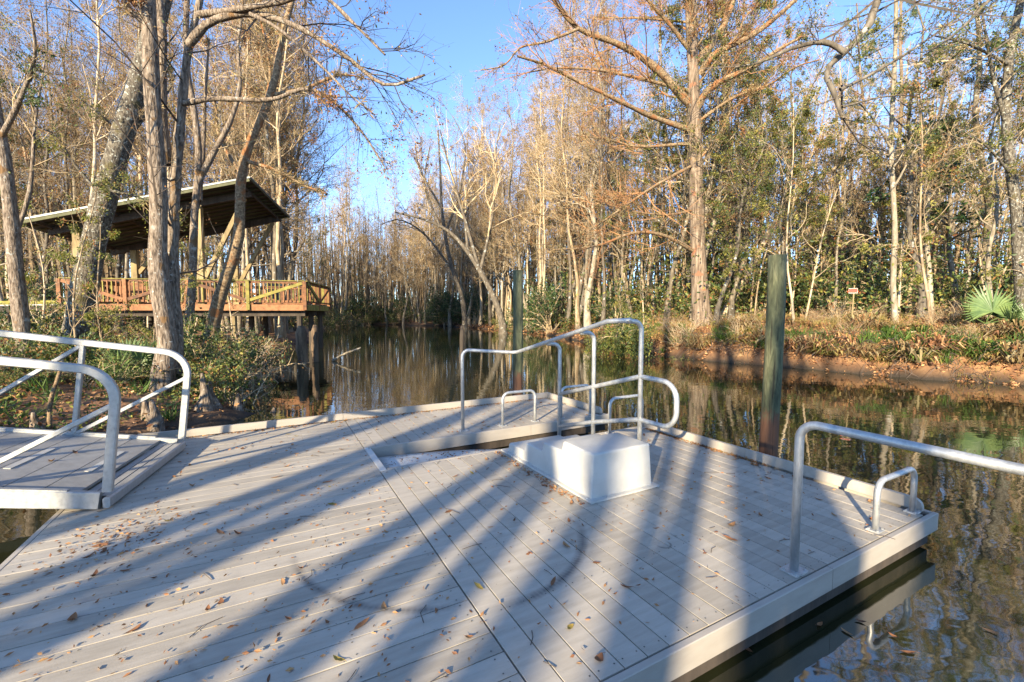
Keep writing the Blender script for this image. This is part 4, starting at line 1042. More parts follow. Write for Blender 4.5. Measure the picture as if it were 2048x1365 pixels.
scatter(9, 540, 690, 1, 8, [B_, SP], 0, (.95, 1.2), .6)
scatter(16, 420, 700, 1, 14, [B_, SP], 0, (.75, 1.0), .6)
scatter(62, -150, 690, 2, 34, [B_, B_, B_, SP], 0, (.78, 1.12))
scatter(10, -100, 690, 1, 16, [SA], 0)
scatter(5, -60, 660, 4, 18, [EV], 0, (.6, .9))
scatter(26, 640, 900, .8, 12, [B_, B_, SP], 1, (.72, 1.0))
scatter(12, 820, 965, 1, 10, [B_, B_, SP], 1, (1.15, 1.4), .7)
scatter(34, 800, 1180, .8, 9, [B_, SP], 1, (.85, 1.1), .6)
scatter(50, 690, 1170, 1.5, 26, [B_, B_, SP, SP, EV], 1, (.85, 1.2))
scatter(26, 700, 1150, .8, 10, [SA], 1, (1, 1.5))
scatter(46, 1150, 1640, 2.5, 22, [B_, EV, EV, SP], 2, (.6, .95))
scatter(34, 1620, 2080, 3.0, 22, [EV, B_, SP, EV, SP, B_], 2, (.45, .75), clear=((1710, 40, 19), (1975, 60, 15)))
scatter(54, 1150, 2150, 1.8, 18, [SA], 2, (.6, 1.1), clear=((1710, 60, 18.6), (1975, 90, 15), (1400, 30, 21)))
scatter(7, 1350, 2100, 14, 20, [PI], 2, (.8, 1.0))

for px, D, v, sc in ((215, 10.2, 0, .62), (285, 9.6, 0, .5), (150, 9.4, 1, .55), (70, 11.5, 0, .7), (345, 11.5, 0, .55), (470, 14.5, 1, .5)):
    x = (px - 1024) / 880 * D
    o = place(SA, x, D, sc, rng.uniform(0, 6), 'yellow green leafy sapling on the left bank between the gangway and the pavilion', 'saplings before the pavilion', rng, v); o['category'] = 'sapling'
# trees behind the viewer: their trunks throw the long shadows on the dock
rb = np.random.default_rng(63)
hx, hy = math.sin(SUN_HEAD), math.cos(SUN_HEAD)
svals = [-6.6, -6.1, -4.55, -4.1, -3.75, -3.2, -2.9, -2.35, -2.0, -1.7, -1.25, -.9, -.35, 0.0, .25, .75, 1.1, 1.35, 2.0, 2.4, 2.9, -7.4, 3.6, .5, 1.6, 1.85, 2.65, -1.45, -3.0, -4.35, 3.2, .95, 2.2, -.6]
for i, sv in enumerate(svals):
    dist = rb.uniform(8.4, 20)
    x, y = sv * hy - dist * hx, -sv * hx - dist * hy
    o = place('pole_tree', x, y, 1.0, rb.uniform(0, 6), 'slim bare tree on the bank behind the viewpoint', 'bare trees behind the viewpoint', rb, i % 3)
    o.scale = (rb.uniform(.35, 1.2),) * 2 + (1,)
for sv, dist in ((-9.6, 21), (4.6, 19), (-12.5, 20)):
    x, y = sv * hy - dist * hx, -sv * hx - dist * hy
    o = place(EV, x, y, .9, rb.uniform(0, 6), 'leafy evergreen on the bank behind the viewpoint', 'evergreens behind the viewpoint', rb)
    o.scale = (.8, .8, .5)
for x, y in ((27, 18), (33, 15), (36, 11), (41, 16), (44, 9), (50, 13), (30, 22), (39, 21), (55, 8), (48, 19)):
    place(SP if x < 36 else (EV, B_)[int(x) % 2], x, y, .72 if x < 20 else .5, rng.uniform(0, 6), 'tree on the right bank outside the view', 'trees off to the right', rng)

# far woods: hundreds of stems that read as one mass
rng = np.random.default_rng(77)
g = Geo(); n = 0; TP = []; TR = []
while n < 2900:
    px = rng.uniform(-350, 2450) if n % 3 else (rng.uniform(-100, 1250) if n % 2 else rng.uniform(600, 960)); d0 = shore_dist(px); d = d0 + 8 + 85 * rng.random() ** 1.3
    x = (px - 1024) / 880 * d
    if sdist([[x, d]])[0] < 4 or (250 < px < 640 and 37 < d < 60): continue
    h = rng.uniform(11, 22) * (.62 if px > 1480 else 1); z0 = float(gz([[x, d]])[0]); b = np.array([x, d, z0 - .3]); l = rng.normal(size=2) * .05
    t = np.linspace(0, 1, 5)
    TP.append(np.column_stack([x + l[0] * h * t + .2 * np.sin(t * 5 + n), d + l[1] * h * t, z0 - .3 + h * t])); TR.append(rng.uniform(.05, .19) * (1 - .8 * t)); n += 1
TP = np.array(TP); TR = np.array(TR)
g.tubes(TP, TR, 4, 0)
Q1, q1 = grow(TP, TR, rng, 8, .3, 1, .75, .22, 4, .12, .2, .5, .012, .6); g.tubes(Q1, q1, 3, 1)
Q2, q2 = grow(Q1, q1, rng, 2, .3, 1, .7, .5, 3, .05, .2, .4, .02, .9); g.tubes(Q2, q2 * 1.3, 3, 1)
C = pick(Q2, rng, 60000, .1); g.leaves(C[:34000], .2, .10, rng, 2, .2); g.leaves(C[34000:], .2, .12, rng, 3, .2)
tag(g.obj('distant_woods', [M['pale_bark'], M['twig'], M['pink_bud'], M['olive_leaf']]), 'far off mass of thin stems and twigs behind the nearer trees', 'woods', kind='stuff')

# ------------------------------------------------------------------ shrubs, palms, ground plants
def make_shrub(name, rng, h, leafmats, nl, L, W, stems=9, bark='twig', spread=.6, hang=0.0):
    root = link(name, None); g = Geo()
    a = rng.uniform(0, 6.28, stems); P = np.empty((stems, 6, 3))
    for i in range(stems):
        d = np.array([math.cos(a[i]) * spread * rng.uniform(.3, 1.2), math.sin(a[i]) * spread * rng.uniform(.3, 1.2), 1.0]); d = nrm(d); p = np.array([rng.normal() * .08, rng.normal() * .08, -.1])
        for k in range(6):
            P[i, k] = p; d = nrm(d + rng.normal(size=3) * .2 + np.array([0, 0, -.06 * k])); p = p + d * h / 4.6 * rng.uniform(.7, 1.1)
    Rr = np.linspace(.014, .004, 6)[None] * np.ones((stems, 1)) * h
    g.tubes(P, Rr, 4, 0)
    Q, q = grow(P, Rr, rng, 7, .2, 1, .8, .4, 4, .04, .25, .4, .008, .7); g.tubes(Q, q, 3, 0)
    Q3, q3 = grow(Q, q, rng, 3, .2, 1, .7, .5, 3, .0, .2, .3, .008, .8); g.tubes(Q3, q3, 3, 0)
    g.obj('stems', M[bark], root)
    g = Geo(); mats = []
    for j, (mt, fr) in enumerate(leafmats):
        n = int(nl * fr); mats.append(M[mt]); C = pick(Q3, rng, n, .035 * h); C[:, 2] -= hang * rng.random(n) ** 1.5 * np.clip(np.hypot(C[:, 0], C[:, 1]) / h, 0, 1); g.leaves(C, L * rng.uniform(.6, 1.3, n), W * rng.uniform(.6, 1.3, n), rng, j, .35)
    g.obj('foliage', mats, root)
    return root
shr = [make_shrub('shrub', np.random.default_rng(600), 1.3, (('green_leaf', .5), ('lime_leaf', .32), ('rust_leaf', .18)), 1900, .075, .042),
       make_shrub('shrub', np.random.default_rng(601), 1.1, (('green_leaf', .75), ('olive_leaf', .25)), 1800, .065, .035),
       make_shrub('shrub', np.random.default_rng(602), 1.5, (('olive_leaf', .5), ('green_leaf', .3), ('rust_leaf', .2)), 1200, .085, .045),
       make_shrub('shrub', np.random.default_rng(603), 2.4, (('glossy_leaf', .6), ('green_leaf', .4)), 2600, .12, .055, 12),
       make_shrub('twiggy_shrub', np.random.default_rng(604), 1.3, (('rust_leaf', 1.0),), 260, .06, .03, 14, 'twig', .9),
       make_shrub('drooping_bush', np.random.default_rng(605), 1.25, (('green_leaf', .5), ('lime_leaf', .3), ('olive_leaf', .2)), 7500, .075, .036, 16, 'twig', 1.0, 1.5)]
def put(src, x, y, sc, label, group, rng, zoff=0.0):
    if src.get('placed'): o = copy_tree(src)
    else: o = src; src['placed'] = 1
    o.location = (x, y, float(gz([[x, y]])[0]) + zoff); o.rotation_euler = (0, 0, rng.uniform(0, 6.28)); o.scale = (sc, sc, sc * rng.uniform(.85, 1.15))
    return tag(o, label, 'shrub', group)
rng = np.random.default_rng(9)
for (px, D, v, sc) in ((430, 9.2, 1, 1.15), (470, 9.6, 0, 1.0), (400, 9.8, 1, 1.2), (450, 8.4, 0, .8), (385, 8.8, 2, .7), (475, 8.9, 4, .9), (420, 11.0, 1, 1.3), (500, 11.0, 4, 1.2), (355, 10.4, 1, 1.0), (478, 12.5, 1, 1.0), (505, 14, 2, 1.0)):
    put(shr[v], (px - 1024) / 880 * D, D, sc, 'leafy shrub at the water edge below the pavilion', 'shrubs at the left water edge', rng)
for (px, D, v, sc) in ((90, 9.0, 0, .9), (130, 10.2, 1, 1.0), (60, 11, 2, 1.0), (210, 10.5, 2, .8), (260, 9.5, 0, .8), (10, 8.5, 1, .7), (-40, 9.5, 0, 1.0), (110, 12.5, 3, .7), (280, 12, 2, .8), (230, 8.2, 1, .5), (60, 7.6, 0, .45), (170, 8.2, 2, .5), (330, 12.5, 1, .9)):
    put(shr[v], (px - 1024) / 880 * D, D, sc, 'leafy shrub on the left bank behind the gangway', 'shrubs behind the gangway', rng)
o = put(shr[5], *(at(1244, 690, 18.6)[:2]), 1.25, 'bright green drooping bush at the channel edge behind the handrail', None, rng, .0)
o.location.z = .7
o = put(shr[5], *(at(1218, 690, 19.6)[:2]), 1.05, 'drooping bush behind the bright green one at the channel edge', None, rng, .0)
o.location.z = .3
o = put(shr[5], *(at(1362, 690, 17.6)[:2]), .5, 'low dark green bush at the foot of the right bank, left of the cypress roots', None, rng)
for k in range(70):
    px = rng.uniform(1120, 2250); D = shore_dist(px) + rng.uniform(5, 15)
    if abs(px - 1710) < 45 and D < 19: continue
    put(shr[rng.choice([0, 1, 2, 3, 3])], (px - 1024) / 880 * D, D, rng.uniform(.8, 1.5), 'understory shrub among the trunks of the right bank', 'undergrowth shrubs of the right bank', rng)
for k in range(34):
    px = rng.uniform(1330, 2100); D = shore_dist(px) + rng.uniform(.2, 3.5)
    put(shr[4], (px - 1024) / 880 * D, D, rng.uniform(.4, .9), 'bare twiggy shrub on the leaf strewn slope of the right bank', 'twiggy shrubs of the right bank', rng)
for k in range(40):
    px = rng.uniform(640, 1160); D = shore_dist(px) + rng.uniform(.6, 8)
    put(shr[rng.choice([0, 1, 2, 3, 3])], (px - 1024) / 880 * D, D, rng.uniform(1.2, 2.2), 'shrub along the far middle bank', 'shrubs of the middle bank', rng)
for k in range(22):
    px = rng.uniform(-60, 640); D = shore_dist(px) + rng.uniform(1, 12)
    put(shr[rng.choice([1, 2, 3])], (px - 1024) / 880 * D, D, rng.uniform(.8, 1.5), 'undergrowth shrub in the woods behind the pavilion', 'shrubs behind the pavilion', rng)

def make_palm(loc, fans, label, seed, r=.7, trunk=.0, cat='palm'):
    rng = np.random.default_rng(seed); root = thing('fan_palm', label, cat, loc)
    if trunk:
        g = Geo(); g.tubes([(0, 0, -.3), (.02, 0, trunk * .6), (0, 0, trunk)], [.13, .11, .12], 9, cap=True); g.obj('trunk', M['fern_limb'], root, True)
    for (az, el, pl, sc) in fans:
        d = np.array([math.cos(az) * math.cos(el), math.sin(az) * math.cos(el), math.sin(el)])
        st = np.array([0, 0, trunk]); hub = st + d * pl
        g = Geo(); g.tubes([st, st + d * pl * .5 + np.array([0, 0, .04]), hub], [.014, .011, .009], 5)
        sd_ = nrm(np.cross(d, [0, 0, 1])); upv = np.cross(sd_, d); n = 30
        for i in range(n):
            th = (i / (n - 1) - .5) * 2 * 2.05; L = r * sc * (1 - .18 * abs(th) / 2) * rng.uniform(.92, 1.05)
            e = nrm(d * math.cos(th) * .55 + upv * math.cos(th) * .55 + sd_ * math.sin(th) + rng.normal(size=3) * .02)
            nn = nrm(np.cross(e, np.cross(upv + d * -.3, e))); s2 = nrm(np.cross(e, nn)); wd = .034 * sc
            mid = hub + e * L * .5; tip_ = hub + e * L + np.array([0, 0, -.10 * L * abs(th) / 2])
            g.add([hub, mid + s2 * wd + nn * .012, mid, mid - s2 * wd + nn * .012, tip_], [[0, 1, 2], [0, 2, 3], [1, 4, 2], [2, 4, 3]])
        g.obj('frond', M['palm_leaf'], root)
    return root
q = at(1972, 640, 13.4)
make_palm((q[0], q[1], float(gz([q[:2]])[0])), [(-1.75, 1.05, .42, 1.4), (-.4, .5, .55, 1.1), (.6, .6, .5, 1.0), (2.6, .5, .5, 1.0), (-.9, .15, .5, .9)], 'single fan palm with a wide spray of stiff fronds on the right bank', 71, .68, .35)
q = at(2052, 690, 12.9)
make_palm((q[0], q[1], float(gz([q[:2]])[0])), [(-2.4, .8, .35, 1.0), (-1.2, .6, .4, 1.0), (.3, .6, .4, 1.0), (2.9, .45, .45, 1.0)], 'drooping fan palm half cut by the right edge', 72, .7)
for (px, D, sd2, lab, rr) in ((168, 9.6, 73, 'spiky palmetto below the dark leaning trunk', .62), (262, 9.0, 74, 'palmetto with long spread blades just left of the thick twin trunk', .6), (300, 10.2, 75, 'small palmetto tucked behind the thick twin trunk', .5)):
    x = (px - 1024) / 880 * D
    make_palm((x, D, float(gz([[x, D]])[0])), [(-1.57, 1.2, .45, 1), (-2.6, .8, .5, 1), (-.5, .8, .5, 1), (.6, .9, .45, 1), (2.4, .9, .45, .9), (-1.4, .55, .5, .9)], lab, sd2, rr)

# cypress knees and the stump
for (px, D, h, lab) in ((402, 7.6, .62, 'tall flared cypress stump at the water edge behind the dock kerb'), (418, 7.75, .45, 'cypress knee beside the tall flared stump'), (296, 6.6, .4, 'pointed cypress knee behind the far gangway rail'), (286, 6.75, .33, 'shorter cypress knee touching the pointed one'),
                    (60, 5.9, .3, 'rounded cypress knee beside grass behind the gangway'), (470, 8.0, .3, 'low stump under the overhanging shrub'), (540, 8.3, .18, 'rounded root knob in the shallows')):
    x = (px - 1024) / 880 * D; g = Geo(); zz = np.linspace(-.2, h, 8); r = .035 + (.10 + h * .16) * (1 - np.linspace(0, 1, 8)) ** 1.7; r[-1] *= .6
    g.tubes(np.column_stack([.03 * np.sin(zz * 6 + px), .02 * np.cos(zz * 7), zz]), r * (1 + .1 * np.sin(zz * 20)), 10, cap=True)
    o = g.obj('cypress_knee', M['rough_bark'], None, True); o.location = (x, D, max(float(gz([[x, D]])[0]), -.1)); tag(o, lab, 'cypress knee')
# young stem behind the gangway
log('bare forked reddish sapling stem behind the gangway rail', [(98, 858), (102, 800), (118, 750), (125, 720)], 6.0, 6.1, .03, 'fern_limb', 'young_stem', 'sapling')

# ground cover and litter (uncountable)
rng = np.random.default_rng(21)
def cloud(n, box, cond):
    out = []
    while sum(map(len, out)) < n:
        p = np.column_stack([rng.uniform(box[0], box[1], n * 2), rng.uniform(box[2], box[3], n * 2)]); d = sdist(p); out.append(p[cond(p, d)])
    p = np.vstack(out)[:n]; return np.column_stack([p, gz(p)])
# left bank ground cover, patchy
C = cloud(26000, (-17, -4.6, 3.5, 17), lambda p, d: (d > .5) & (wob(p[:, 0], p[:, 1], 1.9, 4) + rng.normal(size=len(p)) * .5 > -.1) & (p[:, 0] < -3.9 - .1 * p[:, 1]))
C[:, 2] += rng.random(len(C)) ** 1.5 * np.clip(.06 + .28 * (wob(C[:, 0], C[:, 1], 1.3, 1) + .5), .05, .5)
g = Geo(); g.leaves(C[:13000], .075 * rng.uniform(.6, 1.3, 13000), .045, rng, 0, -.1); g.leaves(C[13000:21500], .07, .04, rng, 1, -.1); g.leaves(C[21500:], .08, .05, rng, 2, 0)
tag(g.obj('ground_cover', [M['green_leaf'], M['lime_leaf'], M['rust_leaf']]), 'low leafy creepers and weeds covering the left bank', 'ground cover', kind='stuff')
C1 = cloud(9000, (-16, -4.2, 3.5, 18), lambda p, d: (d > .02))
C2 = cloud(60000, (3, 22, 10, 30), lambda p, d: (d > .0) & (d < 7) & (wob(p[:, 0], p[:, 1], 1.5, 2) + rng.normal(size=len(p)) * .8 > -.6))
C2b = cloud(5000, (-12, 6, 24, 60), lambda p, d: (d > 0) & (d < 3))
C2 = np.vstack([C2, cloud(9000, (3, 22, 10, 30), lambda p, d: (d > .0) & (d < 1.2))])
C = np.vstack([C1, C2, C2b]); C[:, 2] += .01 + .06 * rng.random(len(C)) ** 2
nn = len(C); dl = nrm(np.column_stack([rng.normal(size=(nn, 2)), rng.normal(size=nn) * .3]))
g = Geo(); sz = np.r_[np.full(9000, .085), np.full(69000, .11), np.full(5000, .22)] * rng.uniform(.6, 1.3, nn); g.leaves(C, sz, sz * .5, rng, 0, D=dl)
tag(g.obj('leaf_litter', M['litter']), 'rust coloured fallen leaves carpeting both banks', 'leaf litter', kind='stuff')
C = cloud(14000, (5, 22, 11, 26), lambda p, d: (d > .2) & (d < 6) & (wob(p[:, 0], p[:, 1], 1.1, 5) + rng.normal(size=len(p)) * .4 > .1))
d_ = nrm(np.column_stack([rng.normal(size=(14000, 2)) * .6, np.ones(14000)]))
g = Geo(); g.leaves(C, rng.uniform(.14, .42, 14000), .016, rng, 0, D=d_)
CG = cloud(80, (5.0, 18, 10.5, 24), lambda p, d: (d > .25) & (d < 1.6)); c = np.repeat(CG, 34, 0); c[:, :2] += rng.normal(size=(len(c), 2)) * .07
d_ = nrm(np.column_stack([rng.normal(size=(len(c), 2)) * .5, np.ones(len(c))])); g.leaves(c, rng.uniform(.25, .55, len(c)), .028, rng, 1, D=d_)
CG = cloud(26, (-9, -4.6, 4.5, 9), lambda p, d: (d > .3)); c = np.repeat(CG, 22, 0); c[:, :2] += rng.normal(size=(len(c), 2)) * .04
d_ = nrm(np.column_stack([rng.normal(size=(len(c), 2)) * .55, np.ones(len(c))])); g.leaves(c, rng.uniform(.2, .42, len(c)), .02, rng, 1, D=d_)
tag(g.obj('bank_grass', [M['grass'], M['green_grass']]), 'tufts of straw and green grass on the banks', 'grass', kind='stuff')

def make_clump(name, rng, h, mats, n):
    g = Geo(); az = rng.uniform(0, 6.28, n); el = rng.uniform(.35, 1.4, n); L = h * rng.uniform(.6, 1.25, n)
    base = np.column_stack([rng.normal(size=(n, 2)) * .10 * h / .6, np.zeros(n) - .03]); d = np.column_stack([np.cos(az) * np.cos(el), np.sin(az) * np.cos(el), np.sin(el)])
    mid = base + d * L[:, None] * .6; tip_ = mid + (d * .5 + np.array([0, 0, -.55])) * L[:, None] * .6; sd_ = nrm(np.cross(d, [0, 0, 1.])) * (.012 + .012 * rng.random(n))[:, None]
    v = np.stack([base - sd_ * .5, base + sd_ * .5, mid + sd_, mid - sd_, tip_], 1).reshape(-1, 3); i = np.arange(n)[:, None] * 5
    c = int(n * .8)
    q = i + np.array([[0, 1, 2, 3]]); t = i + np.array([[3, 2, 4]])
    g.add(v, q[:c], 0); b0 = 0
    g.f.append(t[:c]); g.m.append(np.zeros(c, int)); g.f.append(q[c:]); g.m.append(np.ones(n - c, int)); g.f.append(t[c:]); g.m.append(np.ones(n - c, int))
    return g.obj(name, [M[m_] for m_ in mats])
clp = [make_clump('fern_clump', np.random.default_rng(800), .6, ('litter', 'grass'), 150), make_clump('fern_clump', np.random.default_rng(801), .5, ('grass', 'litter'), 150),
       make_clump('grass_clump', np.random.default_rng(802), .55, ('green_grass', 'grass'), 120), make_clump('fern_clump', np.random.default_rng(803), .75, ('airplant', 'litter'), 170)]
rc = np.random.default_rng(81); kk = 0
while kk < 120:
    px = rc.uniform(1130, 2140); D = shore_dist(px) + rc.uniform(.1, 4.2) * rc.random() ** .6 + .1; x = (px - 1024) / 880 * D
    if kk % 2:
        j = rc.integers(4, 13); f = rc.random(); a_ = SHORE[j] * (1 - f) + SHORE[j + 1] * f; e = nrm(SHORE[j + 1] - SHORE[j]); nn_ = np.array([-e[1], e[0]]) * rc.uniform(.2, .8)
        if sdist([a_ + nn_])[0] < 0: nn_ = -nn_
        x, D = a_ + nn_
    if not .12 < sdist([[x, D]])[0] < 4.5: continue
    v = rc.choice([0, 1, 2, 3], p=[.28, .22, .30, .20]); src = clp[v]
    o = src if not src.get('placed') else src.copy()
    if src.get('placed'): COL.objects.link(o)
    src['placed'] = 1
    o.location = (x, D, float(gz([[x, D]])[0])); o.rotation_euler = (0, 0, rc.uniform(0, 6)); sc = rc.uniform(.5, 1.25); o.scale = (sc * 1.2, sc * 1.2, sc)
    if v == 2: tag(o, 'green grass clump on the leaf strewn slope of the right bank', 'grass clump', 'green clumps of the right bank')
    else: tag(o, 'dry orange brown fern clump on the slope of the right bank', 'fern', 'dry ferns of the right bank')
    kk += 1

P = []
for k in range(620):
    j = rng.integers(4, 14); f = rng.random(); a_ = SHORE[j] * (1 - f) + SHORE[j + 1] * f; e = nrm(SHORE[j + 1] - SHORE[j]); nn_ = np.array([-e[1], e[0]])
    if sdist([a_ + nn_ * .5])[0] < 0: nn_ = -nn_
    st = a_ + nn_ * rng.uniform(.15, 1.3); z0 = float(gz([st])[0]); th = rng.normal() * .8
    d = -nn_ * math.cos(th) + e * math.sin(th); L = rng.uniform(.3, 1.3); dz = rng.uniform(-.5, .55)
    P.append([[*st, z0 - .03], [*(st + d * L * .35), z0 + .16 + dz * .25], [*(st + d * L * .7 + e * rng.normal() * .08), z0 + .08 + dz * .6], [*(st + d * L + e * rng.normal() * .12), max(z0 + dz - .15, -.1)]])
P = np.array(P); g = Geo(); g.tubes(P, rng.uniform(.004, .014, (len(P), 1)) * np.array([[1, .8, .6, .3]]), 4, 0)
tag(g.obj('bank_brush', [M['dark_twig']]), 'tangle of thin roots and dead sticks overhanging the right waterline', 'brush', kind='stuff')

# far understory mass
C = []
for k in range(800):
    px = rng.uniform(-200, 2300) if k % 3 == 0 else rng.uniform(900, 2250); D = shore_dist(px) + 2.5 + 26 * rng.random(); x = (px - 1024) / 880 * D
    if sdist([[x, D]])[0] < 1.2: continue
    h = rng.uniform(.8, 4.2) * (1.2 if px > 1100 else .8); n = 75
    z0 = float(gz([[x, D]])[0]); C.append(np.array([x, D, z0 + h * .5]) + rng.normal(size=(n, 3)) * np.array([h * .34, h * .34, h * .28]))
for k in range(420):
    px = rng.uniform(-300, 2400); D = shore_dist(px) + 22 + 70 * rng.random(); x = (px - 1024) / 880 * D
    h = rng.uniform(2.5, 6.5); n = 130
    C.append(np.array([x, D, float(gz([[x, D]])[0]) + h * .45]) + rng.normal(size=(n, 3)) * np.array([h * .45, h * .3, h * .28]))
C = np.vstack(C); nn = len(C); i = rng.permutation(nn); C = C[i]
g = Geo(); a_, b_ = int(nn * .45), int(nn * .8); sc_ = (.10 + .0045 * C[:, 1]); g.leaves(C[:a_], sc_[:a_], sc_[:a_] * .5, rng, 0, .2); g.leaves(C[a_:b_], sc_[a_:b_], sc_[a_:b_] * .5, rng, 1, .2); c_ = int(nn * .9); g.leaves(C[b_:c_], sc_[b_:c_], sc_[b_:c_] * .5, rng, 2, .2); g.leaves(C[c_:], sc_[c_:], sc_[c_:] * .5, rng, 3, .2)
tag(g.obj('undergrowth', [M['green_leaf'], M['olive_leaf'], M['rust_leaf'], M['lime_leaf']]), 'tangled leafy undergrowth between the trunks of the woods', 'undergrowth', kind='stuff')

# ------------------------------------------------------------------ leaves and twigs on the dock
def leaf_mesh(name, rng, L, W, mt, curl):
    n = 6; g = Geo(); V = []
    for i in range(n):
        t = i / (n - 1); wd = W * .5 * math.sin(math.pi * min(.98, .04 + t * .95)) ** .8
        z = curl * L * (t - .5) ** 2 * 2; y0 = .06 * L * math.sin(t * 3)
        V += [(t * L - L / 2, y0 - wd, z + wd * .55 * (1 if curl > .3 else .4)), (t * L - L / 2, y0, z), (t * L - L / 2, y0 + wd, z + wd * .7 * rng.uniform(.5, 1.1))]
    V = np.array(V); V[:, 2] -= V[:, 2].min()
    g.add(V, [[i * 3 + j, (i + 1) * 3 + j, (i + 1) * 3 + j + 1, i * 3 + j + 1] for i in range(n - 1) for j in range(2)])
    g.tubes([(-L / 2, 0, V[1, 2]), (-L / 2 - L * .25, .01, V[1, 2] + .004)], [.0012, .0008], 3)
    return g.mesh(name, [M[mt]], True)
rng = np.random.default_rng(44)
lms = [leaf_mesh('fallen_leaf', rng, *q) for q in ((.085, .028, 'dead_leaf', .3), (.07, .03, 'dead_leaf', .6), (.10, .032, 'dead_leaf', .2), (.06, .035, 'dead_leaf', .8), (.08, .03, 'yellow_leaf', .25), (.055, .022, 'dead_leaf', .5))]
def on_dock(a, b):
    if a > -.05 or a < -6.1 or b > 5.5: return False
    if a > -3.72 and (b < .03 or 3.06 < b < 3.95): return False
    if -2.34 < a < -1.46 and 1.38 < b < 3.1: return False
    return True
n = 0
gtoe = [dock_w(0, 0)]
while n < 230:
    u = rng.random()
    if u < .55: a, b = rng.uniform(-6.1, -.1), rng.uniform(-.6, 5.4)
    elif u < .7: a, b = rng.uniform(-6.1, -3.9), rng.uniform(-.2, 2.8)
    elif u < .8: a, b = -.09 - abs(rng.normal()) * .05, rng.uniform(.2, 3.0)
    elif u < .93: a, b = rng.uniform(-5.9, -.2), 5.48 - abs(rng.normal()) * .06
    else: a, b = -2.38 - abs(rng.normal()) * .04, rng.uniform(1.5, 3.0)
    if not on_dock(a, b): continue
    p = dock_w(a, b)
    lx = (p[0] - gx0[0]) * -gd[0] + (p[1] - gx0[1]) * -gd[1]
    if lx < .05 and 3.3 < b < 5.2: continue                       # under the gangway toe
    k = rng.choice(len(lms), p=[.24, .2, .12, .14, .12, .18])
    o = link('fallen_leaf', lms[k], None, (p[0], p[1], DZ + .002), (rng.normal() * .08, rng.normal() * .08, rng.uniform(0, 6.28)))
    s = rng.uniform(.4, 1.05); o.scale = (s, s * rng.uniform(.7, 1.3), s * rng.uniform(.5, 1.3))
    if k == 4: tag(o, 'yellowish fallen leaf lying on the grey dock boards', 'leaf', 'yellow leaves on the dock')
    else: tag(o, 'dry brown fallen leaf lying on the grey dock boards', 'leaf', 'brown leaves on the dock')
    n += 1
for k in range(6):
    t = rng.uniform(.3, 2.5); y = rng.uniform(.25, GW - .25); c_, s_ = math.cos(grz), math.sin(grz)
    o = link('fallen_leaf', lms[k % 4], None, (gx0[0] + c_ * -t - s_ * y, gx0[1] + s_ * -t + c_ * y, DZ + .012 + FZ + SL * t + .003), (0, math.atan(SL), rng.uniform(0, 6)))
    tag(o, 'dry brown leaf lying on the gangway floor', 'leaf', 'brown leaves on the gangway')
# crumbs, drifts and twigs
g = Geo(); C = []
for k in range(4600):
    u = rng.random()
    if u < .33: a, b = rng.uniform(-6.1, -.1), rng.uniform(-.8, 5.4)
    elif u < .5: a, b = rng.uniform(-6.1, -3.8), rng.uniform(-.6, 3)
    elif u < .62: a, b = -.055 - abs(rng.normal()) * .035, rng.choice([2.5, 2.1, 1.8, 1.5, 2.8]) + rng.normal() * .15
    elif u < .88: a, b = rng.uniform(-6, -.15), 5.515 - abs(rng.normal()) * .05
    elif u < .95: a, b = -2.335 - abs(rng.normal()) * .03, rng.uniform(1.45, 3.05)
    else: a, b = -5.6 + rng.normal() * .15, 2.6 + rng.normal() * .22
    if on_dock(a, b): C.append(dock_w(a, b, DZ + .003 + .006 * rng.random()))
C = np.array(C); nn = len(C); dl = nrm(np.column_stack([rng.normal(size=(nn, 2)), rng.normal(size=nn) * .15]))
sz = rng.uniform(.008, .04, nn); g.leaves(C, sz, sz * .45, rng, 0, D=dl)
tw = []
for k in range(90):
    a, b = rng.uniform(-6.1, -.2), rng.uniform(-.6, 5.2)
    if not on_dock(a, b): continue
    p = dock_w(a, b, DZ + .004); th = rng.uniform(0, 6.28); L = rng.uniform(.05, .16); d = np.array([math.cos(th), math.sin(th), 0]); d2 = np.array([math.cos(th + rng.normal() * .5), math.sin(th + rng.normal() * .5), 0])
    tw.append([p, p + d * L * .5 + [0, 0, .003], p + d * L * .5 + d2 * L * .5])
tw = np.array(tw); g.tubes(tw, np.full((len(tw), 3), .0022), 4, 1)
tag(g.obj('dock_litter', [M['dead_leaf'], M['dark_twig']]), 'leaf crumbs, drifts along the kerbs and twigs on the dock', 'litter', kind='stuff')
C = np.array([dock_w(rng.uniform(-3.5, -2.2), rng.uniform(3.16, 3.70), .2) for k in range(160)]); 
for c in C:
    loc_a = (c[0] - DC[0]) * math.cos(DA) + (c[1] - DC[1]) * math.sin(DA); t = (loc_a + 3.58) / 2.5; c[2] = .205 - .06 * t - .24 * t * t + .004
g = Geo(); nn = len(C); dl = nrm(np.column_stack([rng.normal(size=(nn, 2)), rng.normal(size=nn) * .1])); sz = rng.uniform(.015, .05, nn); g.leaves(C, sz, sz * .4, rng, 0, D=dl)
tag(g.obj('ramp_litter', M['dead_leaf']), 'scattered leaf scraps on the white launch ramp', 'litter', kind='stuff')
# floating leaves
for k in range(8):
    px, py = rng.uniform(1450, 2040), rng.uniform(1160, 1360); D = 880 * 1.88 / (py - 627)
    o = link('floating_leaf', lms[k % 4], None, (*at(px, py, D)[:2], .004), (0, 0, rng.uniform(0, 6))); o.scale = (.8, .8, .5); tag(o, 'brown leaf floating on the water by the dock corner', 'leaf', 'leaves floating on the water')
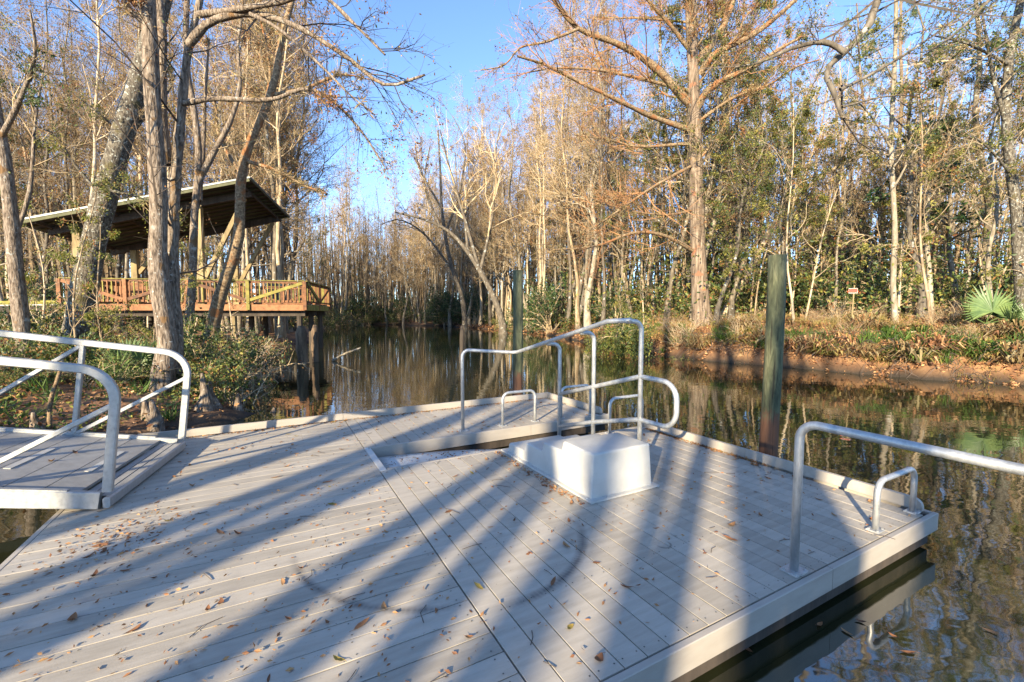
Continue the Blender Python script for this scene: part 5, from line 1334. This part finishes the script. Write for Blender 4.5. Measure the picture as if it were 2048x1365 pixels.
# remove tree prototypes that were never placed
for lst in list(protos.values()) + [shr]:
    for o in lst:
        if not o.get('placed'):
            for c in list(o.children): bpy.data.objects.remove(c)
            bpy.data.objects.remove(o)
for o in S.objects:
    if 'placed' in o: del o['placed']


# labels that tell the woods apart: by the landmark on each side, then by depth
MARKS = [(25, 'left edge tree'), (200, 'leaning tree'), (325, 'twin trunked tree'), (470, 'airplant tree'), (640, 'pavilion corner'), (770, 'sky gap'), (930, 'bowed tree'),
         (1033, 'far mooring pile'), (1240, 'drooping bush'), (1400, 'large cypress'), (1540, 'tall mooring pile'), (1706, 'warning sign'), (1790, 'slender trunk'), (1972, 'fan palm'), (2040, 'spotted trunk')]
SHORT = {'bare_tree': 'slim bare tree', 'spreading_tree': 'spreading bare tree', 'evergreen_tree': 'small leaved evergreen', 'sapling': 'leafy sapling', 'pine_tree': 'tall pine', 'shrub': 'leafy shrub', 'twiggy_shrub': 'bare twiggy shrub'}
RANK = ['nearest', 'second nearest', 'third nearest', 'fourth nearest', 'fifth nearest', 'sixth nearest', 'seventh nearest', 'eighth nearest', 'ninth nearest', 'tenth nearest', 'eleventh nearest', 'twelfth nearest', 'thirteenth nearest', 'fourteenth nearest', 'fifteenth nearest', 'sixteenth nearest', 'seventeenth nearest', 'eighteenth nearest', 'nineteenth nearest', 'twentieth nearest', 'twenty first nearest', 'twenty second nearest', 'twenty third nearest', 'twenty fourth nearest', 'twenty fifth nearest', 'twenty sixth nearest']
cells = {}
for o in S.objects:
    k = o.name.split('.')[0]; gname = o.get('group', '')
    if o.parent is None and k in SHORT and gname and 'viewpoint' not in gname and 'off to' not in gname:
        px = 1024 + 880 * o.location.x / o.location.y; i = sum(px > m for m, _ in MARKS)
        cells.setdefault((k, i), []).append(o)
for (k, i), lst in cells.items():
    lst.sort(key=lambda o: o.location.length)
    where = ('left of the ' + MARKS[0][1]) if i == 0 else ('right of the ' + MARKS[-1][1]) if i == len(MARKS) else 'between the %s and the %s' % (MARKS[i - 1][1], MARKS[i][1])
    for r, o in enumerate(lst):
        o['label'] = ('%s %s %s' % (RANK[r] if r < len(RANK) else 'far back', SHORT[k], where)) if len(lst) > 1 else '%s standing %s' % (SHORT[k], where)
